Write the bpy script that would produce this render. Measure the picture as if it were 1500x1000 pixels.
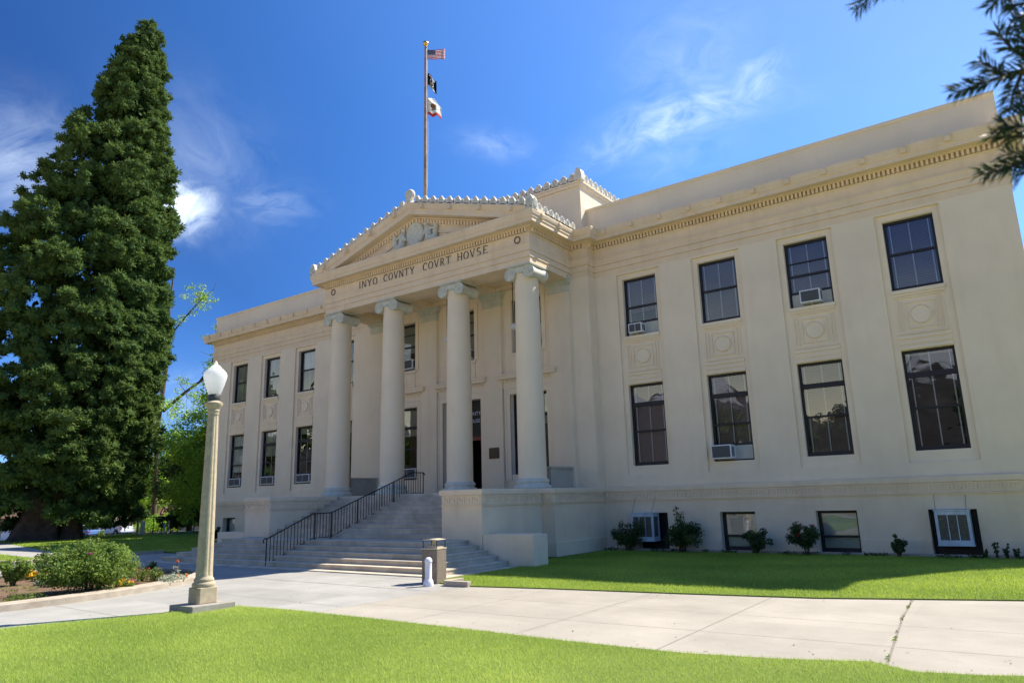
import bpy, bmesh, math, random
import numpy as np
from mathutils import Vector, Matrix

for o in list(bpy.data.objects): bpy.data.objects.remove(o)
SC = bpy.context.scene
COL = SC.collection
R = math.radians

# ------------------------------------------------------------ camera
YAW, PITCH, ROLL = -0.62169368, 0.2211972, -0.02629017
fw = Vector((math.sin(YAW)*math.cos(PITCH), math.cos(YAW)*math.cos(PITCH), math.sin(PITCH)))
r0 = Vector((math.cos(YAW), -math.sin(YAW), 0)); u0 = r0.cross(fw)
rr = math.cos(ROLL)*r0 + math.sin(ROLL)*u0; uu = -math.sin(ROLL)*r0 + math.cos(ROLL)*u0
CAMP = Vector((18.4965, -22.6592, 1.78))
cam = bpy.data.cameras.new('camera'); camo = bpy.data.objects.new('camera', cam); COL.objects.link(camo)
m = Matrix((rr, uu, -fw)).transposed().to_4x4(); m.translation = CAMP
camo.matrix_world = m
cam.sensor_width = 36; cam.lens = 1030.87*36/1500; cam.clip_start = 0.1; cam.clip_end = 30000
cam.dof.use_dof = True; cam.dof.focus_distance = 26; cam.dof.aperture_fstop = 4.5
SC.camera = camo
SC.render.resolution_x = 1024; SC.render.resolution_y = 682

def ray(px, py, dist):      # helper used only to read places off the survey of the photo
    d = (rr*(px-750) - uu*(py-500))/1030.87 + fw
    return CAMP + d.normalized()*dist
def ground_at(px, py, z=0.0):
    d = (rr*(px-750) - uu*(py-500))/1030.87 + fw
    return CAMP + d*((z-CAMP.z)/d.z)

# ------------------------------------------------------------ sky and sun
SUNV = Vector((4.85, 8.75, 12.7)).normalized()
EL = math.asin(SUNV.z); AZ = math.atan2(SUNV.x, SUNV.y)
w = bpy.data.worlds.new('World'); SC.world = w; w.use_nodes = True
nt = w.node_tree; nt.nodes.clear()
N = nt.nodes.new; L = nt.links.new
sky = N('ShaderNodeTexSky'); sky.sky_type = 'NISHITA'; sky.sun_disc = False
sky.sun_elevation = EL; sky.sun_rotation = AZ
sky.altitude = 1200; sky.air_density = 1.0; sky.dust_density = 0.25; sky.ozone_density = 3.0
bg = N('ShaderNodeBackground'); bg.inputs[1].default_value = 0.106
out = N('ShaderNodeOutputWorld')
tc = N('ShaderNodeTexCoord')
def vmath(op, a, b=None):
    n = N('ShaderNodeVectorMath'); n.operation = op
    L(a, n.inputs[0])
    if b is not None:
        if hasattr(b, 'is_output'): L(b, n.inputs[1])
        else: n.inputs[1].default_value = b
    return n
def smath(op, a, b=None, c=None, clamp=False):
    n = N('ShaderNodeMath'); n.operation = op; n.use_clamp = clamp
    for i, v in enumerate((a, b, c)):
        if v is None: continue
        if hasattr(v, 'is_output'): L(v, n.inputs[i])
        else: n.inputs[i].default_value = v
    return n.outputs[0]
# cirrus: patches round fixed compass directions, broken up with stretched noise
def cloud(center, along, la, lb, scale, stretch, amp, seed, curve=0.0):
    c = Vector(center).normalized(); a = Vector(along); a = (a - c*a.dot(c)).normalized(); b = c.cross(a)
    da = vmath('DOT_PRODUCT', tc.outputs['Generated'], a).outputs['Value']
    db = vmath('DOT_PRODUCT', tc.outputs['Generated'], b).outputs['Value']
    dc = vmath('DOT_PRODUCT', tc.outputs['Generated'], c).outputs['Value']
    front = smath('GREATER_THAN', dc, 0.1)
    da2 = smath('MULTIPLY', da, da)
    db = smath('SUBTRACT', db, smath('MULTIPLY', da2, curve))
    comb = N('ShaderNodeCombineXYZ'); L(da, comb.inputs[0]); L(smath('MULTIPLY', db, stretch), comb.inputs[1]); comb.inputs[2].default_value = seed
    nz = N('ShaderNodeTexNoise'); nz.inputs['Scale'].default_value = scale; nz.inputs['Detail'].default_value = 9
    nz.inputs['Roughness'].default_value = 0.62; nz.inputs['Distortion'].default_value = 0.7
    L(comb.outputs[0], nz.inputs['Vector'])
    ea = smath('DIVIDE', da, la); eb = smath('DIVIDE', db, lb)
    rad = smath('ADD', smath('MULTIPLY', ea, ea), smath('MULTIPLY', eb, eb))
    fall = smath('POWER', 2.718, smath('MULTIPLY', rad, -1.6))
    nn = smath('MULTIPLY', smath('SUBTRACT', nz.outputs['Fac'], 0.30, clamp=True), 2.2)
    return smath('MULTIPLY', smath('MULTIPLY', smath('MULTIPLY', nn, fall), amp), front, clamp=True)
CL = []
def pdir(px, py): return ((rr*(px-750) - uu*(py-500))/1030.87 + fw).normalized()
SKYC = []
def add_cloud(p, q, lb, *args, **kw):
    c = pdir(*p); t = pdir(*q) - c
    SKYC.append(cloud(c, t, t.length, lb, *args, **kw))
add_cloud((985, 172), (1135, 118), 0.034, 20, 1.8, 0.62, 3.1, curve=0.9)
add_cloud((1105, 120), (1150, 80), 0.030, 22, 1.8, 0.50, 7.7)
add_cloud((1010, 90), (1120, 70), 0.07, 16, 1.5, 0.22, 1.3)
add_cloud((1000, 215), (1110, 180), 0.05, 18, 1.5, 0.16, 4.3)
add_cloud((262, 305), (315, 285), 0.036, 22, 1.4, 1.7, 9.1)
add_cloud((290, 240), (390, 330), 0.085, 12, 1.4, 0.22, 5.2)
add_cloud((30, 235), (130, 215), 0.07, 13, 1.8, 0.42, 2.4)
add_cloud((390, 300), (470, 300), 0.03, 20, 2.5, 0.22, 6.4)
add_cloud((725, 212), (785, 222), 0.024, 24, 1.6, 0.20, 8.8)
add_cloud((280, 590), (340, 560), 0.05, 20, 2.0, 0.25, 12.0)
acc = SKYC[0]
for k in SKYC[1:]: acc = smath('MAXIMUM', acc, k)
hsv = N('ShaderNodeHueSaturation'); hsv.inputs['Saturation'].default_value = 1.12; hsv.inputs['Value'].default_value = 1.0
L(sky.outputs[0], hsv.inputs['Color'])
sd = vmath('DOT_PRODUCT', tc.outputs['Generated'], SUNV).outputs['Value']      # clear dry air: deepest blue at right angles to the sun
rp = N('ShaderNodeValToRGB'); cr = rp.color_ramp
stops = [(-1.0, (3.6, 2.1, 1.10)), (-0.45, (3.5, 2.05, 1.10)), (-0.30, (0.50, 0.72, 1.10)), (0.25, (0.26, 0.45, 0.72)), (0.50, (0.46, 0.74, 1.05)), (0.70, (0.84, 1.08, 1.36)), (0.85, (1.30, 1.28, 1.38))]  # low end: warm sky glow added opposite the sun to fill the shaded facade
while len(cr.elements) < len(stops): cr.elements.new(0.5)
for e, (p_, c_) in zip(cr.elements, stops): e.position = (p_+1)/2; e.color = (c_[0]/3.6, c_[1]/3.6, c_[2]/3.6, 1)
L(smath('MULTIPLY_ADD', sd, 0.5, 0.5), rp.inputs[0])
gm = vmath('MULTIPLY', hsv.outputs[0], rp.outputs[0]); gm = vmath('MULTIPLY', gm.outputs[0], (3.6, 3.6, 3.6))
mx = N('ShaderNodeMix'); mx.data_type = 'RGBA'
L(acc, mx.inputs[0]); L(gm.outputs[0], mx.inputs[6]); mx.inputs[7].default_value = (7.0, 8.0, 8.9, 1)
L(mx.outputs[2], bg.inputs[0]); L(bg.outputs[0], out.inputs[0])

sl = bpy.data.lights.new('sun', 'SUN'); so = bpy.data.objects.new('sun', sl); COL.objects.link(so)
sl.energy = 4.9; sl.angle = R(0.53); sl.color = (1.0, 0.935, 0.81)
so.rotation_euler = SUNV.to_track_quat('Z', 'Y').to_euler(); so.location = (60, 60, 90)
SC.view_settings.view_transform = 'Standard'; SC.view_settings.look = 'None'
SC.view_settings.exposure = 0.86; SC.view_settings.gamma = 1.0

# ------------------------------------------------------------ materials
def mat(name, col, rough=0.8, var=0.12, scale=3.0, bump=0.0, bscale=40.0, spec=0.3, col2=None, metal=0.0, coords='Object', stain=0.0):
    M = bpy.data.materials.new(name); M.use_nodes = True
    t = M.node_tree; b = t.nodes['Principled BSDF']
    b.inputs['Roughness'].default_value = rough; b.inputs['Specular IOR Level'].default_value = spec
    b.inputs['Metallic'].default_value = metal
    g = t.nodes.new('ShaderNodeNewGeometry'); pos = g.outputs['Position']
    if coords == 'Object':
        c = t.nodes.new('ShaderNodeTexCoord'); pos = c.outputs['Object']
    n = t.nodes.new('ShaderNodeTexNoise'); n.inputs['Scale'].default_value = scale; n.inputs['Detail'].default_value = 6; n.inputs['Roughness'].default_value = 0.6
    t.links.new(pos, n.inputs['Vector'])
    rp = t.nodes.new('ShaderNodeValToRGB')
    c2 = col2 or tuple(x*(1-var*2) for x in col)
    c1 = col if col2 else tuple(min(1, x*(1+var*0.6)) for x in col)
    rp.color_ramp.elements[0].position = 0.3; rp.color_ramp.elements[1].position = 0.7
    rp.color_ramp.elements[0].color = (*c2, 1); rp.color_ramp.elements[1].color = (*c1, 1)
    t.links.new(n.outputs['Fac'], rp.inputs[0])
    last = rp.outputs[0]
    if stain:
        mp = t.nodes.new('ShaderNodeMapping'); mp.inputs['Scale'].default_value = (1.7, 1.7, 0.30)
        t.links.new(pos, mp.inputs[0])
        n2 = t.nodes.new('ShaderNodeTexNoise'); n2.inputs['Scale'].default_value = 1.6; n2.inputs['Detail'].default_value = 7
        t.links.new(mp.outputs[0], n2.inputs['Vector'])
        r2 = t.nodes.new('ShaderNodeMapRange'); r2.inputs[1].default_value = 0.52; r2.inputs[2].default_value = 0.8
        r2.inputs[3].default_value = 0.0; r2.inputs[4].default_value = stain
        t.links.new(n2.outputs['Fac'], r2.inputs[0])
        mm = t.nodes.new('ShaderNodeMix'); mm.data_type = 'RGBA'; mm.inputs[7].default_value = (col[0]*0.62, col[1]*0.5, col[2]*0.36, 1)
        t.links.new(r2.outputs[0], mm.inputs[0]); t.links.new(last, mm.inputs[6]); last = mm.outputs[2]
    t.links.new(last, b.inputs['Base Color'])
    if bump:
        n3 = t.nodes.new('ShaderNodeTexNoise'); n3.inputs['Scale'].default_value = bscale; n3.inputs['Detail'].default_value = 4
        t.links.new(pos, n3.inputs['Vector'])
        bp = t.nodes.new('ShaderNodeBump'); bp.inputs['Strength'].default_value = bump; bp.inputs['Distance'].default_value = 0.02
        t.links.new(n3.outputs['Fac'], bp.inputs['Height']); t.links.new(bp.outputs[0], b.inputs['Normal'])
    return M

def leafmat(name, col, col2, trans=0.35, rough=0.55):
    M = bpy.data.materials.new(name); M.use_nodes = True
    t = M.node_tree; b = t.nodes['Principled BSDF']; o = t.nodes['Material Output']
    a = t.nodes.new('ShaderNodeAttribute'); a.attribute_name = 'tint'
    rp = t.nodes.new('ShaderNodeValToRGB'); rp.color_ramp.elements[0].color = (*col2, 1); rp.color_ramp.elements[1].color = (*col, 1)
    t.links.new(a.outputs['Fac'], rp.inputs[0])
    t.links.new(rp.outputs[0], b.inputs['Base Color']); b.inputs['Roughness'].default_value = rough; b.inputs['Specular IOR Level'].default_value = 0.25
    tr = t.nodes.new('ShaderNodeBsdfTranslucent')
    hs = t.nodes.new('ShaderNodeHueSaturation'); hs.inputs['Hue'].default_value = 0.485; hs.inputs['Value'].default_value = 1.5
    t.links.new(rp.outputs[0], hs.inputs['Color']); t.links.new(hs.outputs[0], tr.inputs[0])
    ms = t.nodes.new('ShaderNodeMixShader'); ms.inputs[0].default_value = trans
    t.links.new(b.outputs[0], ms.inputs[1]); t.links.new(tr.outputs[0], ms.inputs[2]); t.links.new(ms.outputs[0], o.inputs[0])
    return M

def glassmat():
    M = bpy.data.materials.new('window_glass'); M.use_nodes = True
    t = M.node_tree; o = t.nodes['Material Output']; t.nodes.remove(t.nodes['Principled BSDF'])
    fr = t.nodes.new('ShaderNodeFresnel'); fr.inputs[0].default_value = 1.6
    gl = t.nodes.new('ShaderNodeBsdfGlossy'); gl.inputs['Roughness'].default_value = 0.0; gl.inputs['Color'].default_value = (1, 1, 1, 1)
    tr = t.nodes.new('ShaderNodeBsdfTransparent'); tr.inputs[0].default_value = (0.86, 0.87, 0.90, 1)
    g = t.nodes.new('ShaderNodeNewGeometry')
    n3 = t.nodes.new('ShaderNodeTexNoise'); n3.inputs['Scale'].default_value = 1.1; n3.inputs['Detail'].default_value = 1
    t.links.new(g.outputs['Position'], n3.inputs['Vector'])
    bp = t.nodes.new('ShaderNodeBump'); bp.inputs['Strength'].default_value = 0.05; bp.inputs['Distance'].default_value = 0.1
    t.links.new(n3.outputs['Fac'], bp.inputs['Height']); t.links.new(bp.outputs[0], gl.inputs['Normal'])
    ad = t.nodes.new('ShaderNodeMath'); ad.operation = 'MULTIPLY'; ad.inputs[1].default_value = 1.6; ad.use_clamp = True
    t.links.new(fr.outputs[0], ad.inputs[0])
    ms = t.nodes.new('ShaderNodeMixShader'); t.links.new(ad.outputs[0], ms.inputs[0]); t.links.new(tr.outputs[0], ms.inputs[1]); t.links.new(gl.outputs[0], ms.inputs[2])
    t.links.new(ms.outputs[0], o.inputs[0])
    return M

M_ST = mat('stucco_wall', (0.90, 0.755, 0.55), 0.9, 0.05, 0.5, 0.18, 55, stain=0.16)
M_TR = mat('painted_trim', (0.86, 0.68, 0.46), 0.85, 0.05, 1.5, 0.1, 40, stain=0.30)
M_CO = mat('column_stucco', (0.91, 0.755, 0.52), 0.85, 0.03, 1.0, 0.1, 60, stain=0.10)
M_GR = mat('terracotta_pale', (0.68, 0.67, 0.55), 0.8, 0.10, 6, 0.2, 30, stain=0.18)
M_CR = mat('cresting_cream', (0.76, 0.72, 0.60), 0.8, 0.12, 5, 0.2, 30, stain=0.2)
M_PD = mat('podium_stucco', (0.88, 0.71, 0.49), 0.9, 0.05, 1.2, 0.25, 45, stain=0.22)
M_FR = mat('window_frame_paint', (0.022, 0.02, 0.026), 0.45, 0.1, 8)
M_WH = mat('white_sash', (0.62, 0.63, 0.66), 0.6, 0.05, 8)
M_BL = mat('blind_slats', (0.26, 0.20, 0.18), 0.7, 0.05, 6)
M_SH = mat('roller_shade', (0.36, 0.38, 0.28), 0.8, 0.05, 4)
M_SHW = mat('pale_shade', (0.62, 0.68, 0.60), 0.8, 0.08, 2)
M_DK = mat('dark_interior', (0.035, 0.033, 0.03), 0.9, 0.2, 1)
M_GL = glassmat()
M_PAN = mat('ac_side_panel', (0.50, 0.51, 0.45), 0.6, 0.06, 5)
M_ACW = mat('ac_casing', (0.76, 0.78, 0.80), 0.5, 0.05, 9)
M_ACG = mat('ac_grille', (0.10, 0.105, 0.11), 0.6, 0.1, 30)
M_COOL = mat('cooler_metal', (0.58, 0.66, 0.70), 0.55, 0.12, 5, stain=0.5)
M_LT = mat('bronze_letter', (0.085, 0.065, 0.05), 0.5, 0.1, 8)
M_IR = mat('black_iron', (0.012, 0.012, 0.013), 0.45, 0.1, 8, spec=0.5)
M_STEP = mat('step_concrete', (0.68, 0.58, 0.44), 0.85, 0.15, 1.6, 0.25, 60, stain=0.45)
M_PAVE = mat('pavement_concrete', (0.385, 0.37, 0.335), 0.9, 0.07, 1.3, 0.2, 70, coords='P')
M_PAVE2 = mat('pavement_pinkish', (0.41, 0.37, 0.305), 0.9, 0.07, 0.9, 0.2, 70, coords='P')
M_JO = mat('joint_grime', (0.27, 0.24, 0.20), 0.95, 0.2, 10)
M_KB = mat('kerb_concrete', (0.45, 0.385, 0.30), 0.9, 0.12, 4, 0.3, 40, stain=0.3)
M_LAMP = mat('lamp_concrete', (0.52, 0.43, 0.29), 0.9, 0.12, 9, 0.35, 90, stain=0.45)
M_PPW = mat('grey_green_plaster', (0.46, 0.44, 0.37), 0.9, 0.10, 2, 0.2, 40, stain=0.2)
M_SLAB = mat('lamp_slab_concrete', (0.36, 0.33, 0.28), 0.9, 0.12, 6, 0.35, 60)
M_GRD = mat('earth_ground', (0.36, 0.30, 0.20), 0.95, 0.2, 0.4, 0.3, 8)
M_LAWN = mat('lawn_soil_green', (0.15, 0.20, 0.034), 0.95, 0.2, 0.7, 0.5, 60, coords='P', col2=(0.11, 0.16, 0.026))
M_SOIL = mat('garden_soil', (0.20, 0.125, 0.075), 0.95, 0.25, 5, 0.6, 40)
M_ASPH = mat('asphalt', (0.10, 0.10, 0.098), 0.9, 0.15, 3, 0.3, 60)
M_BARK = mat('bark', (0.13, 0.085, 0.055), 0.95, 0.3, 4, 0.8, 12)
M_BARKL = mat('sequoia_bark', (0.16, 0.115, 0.085), 0.95, 0.3, 3, 0.9, 8)
M_POLE = mat('rusty_pole_paint', (0.42, 0.30, 0.20), 0.5, 0.3, 3, spec=0.5)
M_GOLD = mat('gilt_ball', (0.85, 0.55, 0.15), 0.25, 0.05, 4, metal=1.0)
M_AGG = mat('pebble_aggregate', (0.40, 0.33, 0.26), 0.9, 0.3, 45, 0.9, 70, col2=(0.10, 0.075, 0.055))
M_PLW = mat('white_plastic', (0.78, 0.78, 0.80), 0.4, 0.03, 4, spec=0.5)
M_TAN = mat('tan_enamel', (0.55, 0.47, 0.34), 0.5, 0.06, 4)
M_BRZ = mat('bronze_plaque', (0.10, 0.075, 0.055), 0.5, 0.2, 20, 0.3, 60, metal=0.5)
M_SNOW = mat('snow', (0.8, 0.82, 0.86), 0.8, 0.05, 0.01)
M_RED = mat('door_wood_red', (0.22, 0.055, 0.03), 0.5, 0.2, 5)
M_RUB = mat('tyre_rubber', (0.02, 0.02, 0.02), 0.8, 0.1, 6)
M_TRUCK = mat('white_car_paint', (0.80, 0.80, 0.80), 0.25, 0.02, 2, spec=0.6)
M_BLUE = mat('blue_car_paint', (0.10, 0.20, 0.42), 0.25, 0.02, 2, spec=0.6)
M_LRED = mat('tail_lamp_red', (0.5, 0.02, 0.02), 0.3, 0.02, 2)
M_CHR = mat('bumper_metal', (0.55, 0.55, 0.56), 0.3, 0.05, 5, metal=0.9)
M_CGL = mat('car_window', (0.02, 0.025, 0.03), 0.08, 0.02, 2, spec=0.7)
M_WOOD = mat('weathered_wood', (0.22, 0.17, 0.12), 0.9, 0.2, 6)
M_BRICK = mat('tan_block_wall', (0.42, 0.31, 0.20), 0.9, 0.12, 3)
M_ROOFR = mat('reddish_roof', (0.24, 0.12, 0.085), 0.9, 0.2, 4)
M_GLOBE = bpy.data.materials.new('milk_glass'); M_GLOBE.use_nodes = True
_b = M_GLOBE.node_tree.nodes['Principled BSDF']; _b.inputs['Base Color'].default_value = (0.88, 0.88, 0.88, 1); _b.inputs['Roughness'].default_value = 0.18
_b.inputs['Base Color'].default_value = (0.93, 0.93, 0.92, 1)
_t = M_GLOBE.node_tree; _tr = _t.nodes.new('ShaderNodeBsdfTranslucent'); _tr.inputs[0].default_value = (0.95, 0.95, 0.94, 1); _ms = _t.nodes.new('ShaderNodeMixShader'); _ms.inputs[0].default_value = 0.6
_t.links.new(_b.outputs[0], _ms.inputs[1]); _t.links.new(_tr.outputs[0], _ms.inputs[2]); _t.links.new(_ms.outputs[0], _t.nodes['Material Output'].inputs[0])

L_SEQ = leafmat('sequoia_foliage', (0.125, 0.195, 0.038), (0.045, 0.088, 0.022), 0.22, 0.9)
L_BR = leafmat('bright_foliage', (0.30, 0.46, 0.06), (0.12, 0.24, 0.03), 0.7)
L_MID = leafmat('mid_foliage', (0.090, 0.155, 0.030), (0.035, 0.070, 0.014), 0.35)
L_ROSE = leafmat('rose_foliage', (0.080, 0.135, 0.035), (0.030, 0.060, 0.016), 0.3)
L_SHRUB = leafmat('shrub_foliage', (0.21, 0.31, 0.055), (0.07, 0.135, 0.025), 0.42)
L_FIR = leafmat('fir_needles', (0.060, 0.100, 0.055), (0.018, 0.036, 0.024), 0.1, 0.6)
L_GRASS = leafmat('grass_blades', (0.57, 0.67, 0.15), (0.23, 0.36, 0.055), 0.35, 0.5)
L_GRASS2 = leafmat('side_grass_blades', (0.46, 0.58, 0.09), (0.17, 0.29, 0.032), 0.35, 0.5)
L_COVER = leafmat('ground_cover_foliage', (0.20, 0.26, 0.05), (0.08, 0.13, 0.02), 0.35)
L_SILV = leafmat('silver_foliage', (0.42, 0.46, 0.34), (0.20, 0.25, 0.15), 0.2)
def petal(name, c): return leafmat(name, c, tuple(x*0.7 for x in c), 0.25)
P_RED, P_YEL, P_ORG, P_PNK, P_WHT = petal('red_petals', (0.5, 0.02, 0.03)), petal('yellow_petals', (0.85, 0.55, 0.02)), petal('orange_petals', (0.75, 0.20, 0.02)), petal('pink_petals', (0.65, 0.10, 0.30)), petal('white_petals', (0.75, 0.73, 0.66))

def slab_tone(M, sx, sy, amt):     # each poured slab has its own tone, plus blotches and grit
    t = M.node_tree; b = t.nodes['Principled BSDF']; src = b.inputs['Base Color'].links[0].from_socket
    g = t.nodes.new('ShaderNodeNewGeometry'); sn = t.nodes.new('ShaderNodeVectorMath'); sn.operation = 'SNAP'; sn.inputs[1].default_value = (sx, sy, 100)
    t.links.new(g.outputs['Position'], sn.inputs[0]); wn = t.nodes.new('ShaderNodeTexWhiteNoise'); t.links.new(sn.outputs[0], wn.inputs['Vector'])
    nz = t.nodes.new('ShaderNodeTexNoise'); nz.inputs['Scale'].default_value = 0.55; nz.inputs['Detail'].default_value = 8; nz.inputs['Roughness'].default_value = 0.7; t.links.new(g.outputs['Position'], nz.inputs['Vector'])
    n2 = t.nodes.new('ShaderNodeTexNoise'); n2.inputs['Scale'].default_value = 55; n2.inputs['Detail'].default_value = 2; t.links.new(g.outputs['Position'], n2.inputs['Vector'])
    def mr(sock, a, b_, c, d): m_ = t.nodes.new('ShaderNodeMapRange'); m_.inputs[1].default_value = a; m_.inputs[2].default_value = b_; m_.inputs[3].default_value = c; m_.inputs[4].default_value = d; t.links.new(sock, m_.inputs[0]); return m_.outputs[0]
    def mul(a, b_): m_ = t.nodes.new('ShaderNodeMath'); m_.operation = 'MULTIPLY'; t.links.new(a, m_.inputs[0]); t.links.new(b_, m_.inputs[1]); return m_.outputs[0]
    f_ = mul(mul(mr(wn.outputs['Value'], 0, 1, 1-amt, 1+amt*0.4), mr(nz.outputs['Fac'], 0.3, 0.7, 0.86, 1.05)), mr(n2.outputs['Fac'], 0.3, 0.7, 0.93, 1.05))
    hv = t.nodes.new('ShaderNodeHueSaturation'); t.links.new(src, hv.inputs['Color']); t.links.new(f_, hv.inputs['Value']); t.links.new(hv.outputs[0], b.inputs['Base Color'])
slab_tone(M_PAVE, 3.5, 2.5, 0.10); slab_tone(M_PAVE2, 2.1, 1.5, 0.07); slab_tone(M_STEP, 50, 50, 0.0)
# ------------------------------------------------------------ mesh helpers
class MB:
    def __init__(s): s.v = []; s.f = []
    def quad(s, *p):
        n = len(s.v); s.v += [tuple(q) for q in p]; s.f.append(tuple(range(n, n+len(p))))
    def box(s, x0, x1, y0, y1, z0, z1):
        n = len(s.v)
        s.v += [(x0,y0,z0),(x1,y0,z0),(x1,y1,z0),(x0,y1,z0),(x0,y0,z1),(x1,y0,z1),(x1,y1,z1),(x0,y1,z1)]
        s.f += [(n,n+3,n+2,n+1),(n+4,n+5,n+6,n+7),(n,n+1,n+5,n+4),(n+1,n+2,n+6,n+5),(n+2,n+3,n+7,n+6),(n+3,n,n+4,n+7)]
        return s
    def prism(s, poly, a, b, fn):     # poly 2-D, fn(u,v,t)->xyz
        n = len(s.v); k = len(poly)
        s.v += [fn(u, v, a) for u, v in poly] + [fn(u, v, b) for u, v in poly]
        s.f.append(tuple(range(n, n+k))[::-1]); s.f.append(tuple(range(n+k, n+2*k)))
        for i in range(k):
            j = (i+1) % k; s.f.append((n+i, n+j, n+k+j, n+k+i))
        return s
    def lathe(s, prof, c=(0,0,0), seg=32, flute=None, M=None, caps=True):
        n = len(s.v); k = len(prof)
        for i in range(seg):
            a = 2*math.pi*i/seg
            for (r, z) in prof:
                q = r*(flute(a, z) if flute else 1)
                p = Vector((q*math.cos(a), q*math.sin(a), z))
                if M: p = M @ p
                s.v.append((p.x+c[0], p.y+c[1], p.z+c[2]))
        for i in range(seg):
            j = (i+1) % seg
            for t in range(k-1):
                s.f.append((n+i*k+t, n+j*k+t, n+j*k+t+1, n+i*k+t+1))
        if caps:
            s.f.append(tuple(n+i*k for i in range(seg))[::-1]); s.f.append(tuple(n+i*k+k-1 for i in range(seg)))
        return s
    def tube(s, pts, rad, seg=8):
        pts = [Vector(p) for p in pts]; n = len(s.v)
        rads = rad if isinstance(rad, (list, tuple)) else [rad]*len(pts)
        up = Vector((0.13, 0.27, 0.95))
        for i, p in enumerate(pts):
            d = (pts[min(i+1, len(pts)-1)] - pts[max(i-1, 0)]).normalized()
            a = d.cross(up)
            if a.length < 0.1: a = d.cross(Vector((1, 0, 0)))
            a.normalize(); b = d.cross(a)
            for t in range(seg):
                th = 2*math.pi*t/seg; q = p + (a*math.cos(th) + b*math.sin(th))*rads[i]; s.v.append(tuple(q))
        for i in range(len(pts)-1):
            for t in range(seg):
                u = (t+1) % seg
                s.f.append((n+i*seg+t, n+i*seg+u, n+(i+1)*seg+u, n+(i+1)*seg+t))
        s.f.append(tuple(n+t for t in range(seg))[::-1]); s.f.append(tuple(n+(len(pts)-1)*seg+t for t in range(seg)))
        return s
    def bar(s, p, q, w, h):
        p, q = Vector(p), Vector(q); d = (q-p).normalized()
        a = d.cross(Vector((0, 0, 1)))
        if a.length < 0.01: a = Vector((1, 0, 0))
        a = a.normalized()*w/2; b = a.normalized().cross(d)*h/2
        n = len(s.v)
        for e in (p, q):
            for c in (-a-b, a-b, a+b, -a+b): s.v.append(tuple(e+c))
        s.f += [(n,n+1,n+2,n+3),(n+7,n+6,n+5,n+4)] + [(n+i, n+4+i, n+4+(i+1)%4, n+(i+1)%4) for i in range(4)]
        return s
    def ball(s, c, r, su=12, sv=8):
        if not isinstance(r, (tuple, list)): r = (r, r, r)
        n = len(s.v)
        for j in range(1, sv):
            th = math.pi*j/sv
            for i in range(su):
                a = 2*math.pi*i/su
                s.v.append((c[0]+r[0]*math.sin(th)*math.cos(a), c[1]+r[1]*math.sin(th)*math.sin(a), c[2]+r[2]*math.cos(th)))
        t = len(s.v); s.v += [(c[0], c[1], c[2]+r[2]), (c[0], c[1], c[2]-r[2])]
        for j in range(sv-2):
            for i in range(su):
                k = (i+1) % su; s.f.append((n+j*su+i, n+(j+1)*su+i, n+(j+1)*su+k, n+j*su+k))
        for i in range(su):
            k = (i+1) % su; s.f.append((t, n+i, n+k)); s.f.append((t+1, n+(sv-2)*su+k, n+(sv-2)*su+i))
        return s
    def build(s, name, mt, parent=None, smooth=None, bevel=0.0, loc=None, recalc=True):
        me = bpy.data.meshes.new(name); me.from_pydata(s.v, [], s.f)
        if recalc: bm = bmesh.new(); bm.from_mesh(me); bmesh.ops.recalc_face_normals(bm, faces=bm.faces); bm.to_mesh(me); bm.free()
        me.materials.append(mt)
        if smooth is not None:
            me.shade_smooth(); me.set_sharp_from_angle(angle=R(smooth))
        o = bpy.data.objects.new(name, me); COL.objects.link(o)
        if parent: o.parent = parent
        if loc: o.location = loc
        if bevel:
            b = o.modifiers.new('bevel', 'BEVEL'); b.width = bevel; b.segments = 2; b.limit_method = 'ANGLE'; b.angle_limit = R(40)
        return o

def empty(name, loc=(0,0,0), label=None, cat=None, group=None, parent=None, rz=0):
    o = bpy.data.objects.new(name, None); COL.objects.link(o); o.location = loc; o.rotation_euler = (0, 0, rz); o.empty_display_size = 0.2
    if parent: o.parent = parent
    tag(o, label, cat, group); return o
def tag(o, label=None, cat=None, group=None, kind=None):
    if label: o['label'] = label
    if cat: o['category'] = cat
    if group: o['group'] = group
    if kind: o['kind'] = kind
    return o
def copy_tree(o, parent=None):
    c = o.copy(); COL.objects.link(c)
    if parent: c.parent = parent
    for ch in o.children: copy_tree(ch, c)
    return c
def np_mesh(name, verts, k, mt, parent=None, tint=None):      # verts (n,k,3): n loose k-gons
    n = len(verts); me = bpy.data.meshes.new(name)
    me.vertices.add(n*k); me.vertices.foreach_set('co', verts.reshape(-1).astype(np.float32))
    me.loops.add(n*k); me.loops.foreach_set('vertex_index', np.arange(n*k, dtype=np.int32))
    me.polygons.add(n); me.polygons.foreach_set('loop_start', np.arange(0, n*k, k, dtype=np.int32))
    me.polygons.foreach_set('loop_total', np.full(n, k, dtype=np.int32))
    me.update(calc_edges=True)
    if tint is not None:
        a = me.attributes.new('tint', 'FLOAT', 'FACE'); a.data.foreach_set('value', tint.astype(np.float32))
    me.materials.append(mt)
    o = bpy.data.objects.new(name, me); COL.objects.link(o)
    if parent: o.parent = parent
    return o
def unit(a): return a/np.maximum(np.linalg.norm(a, axis=1, keepdims=True), 1e-6)
def leaves(rng, pts, nrm, size, aspect=0.55, jitter=0.8):
    n = len(pts)
    d = unit(nrm + rng.normal(0, jitter, (n, 3)))
    t = unit(np.cross(d, rng.normal(0, 1, (n, 3)))); b = np.cross(d, t)
    s = (size*rng.uniform(0.6, 1.25, n))[:, None]
    return np.stack([pts - t*s*0.5, pts + b*s*aspect*0.5 - t*s*0.05, pts + t*s*0.5, pts - b*s*aspect*0.5 - t*s*0.05], 1)
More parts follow.
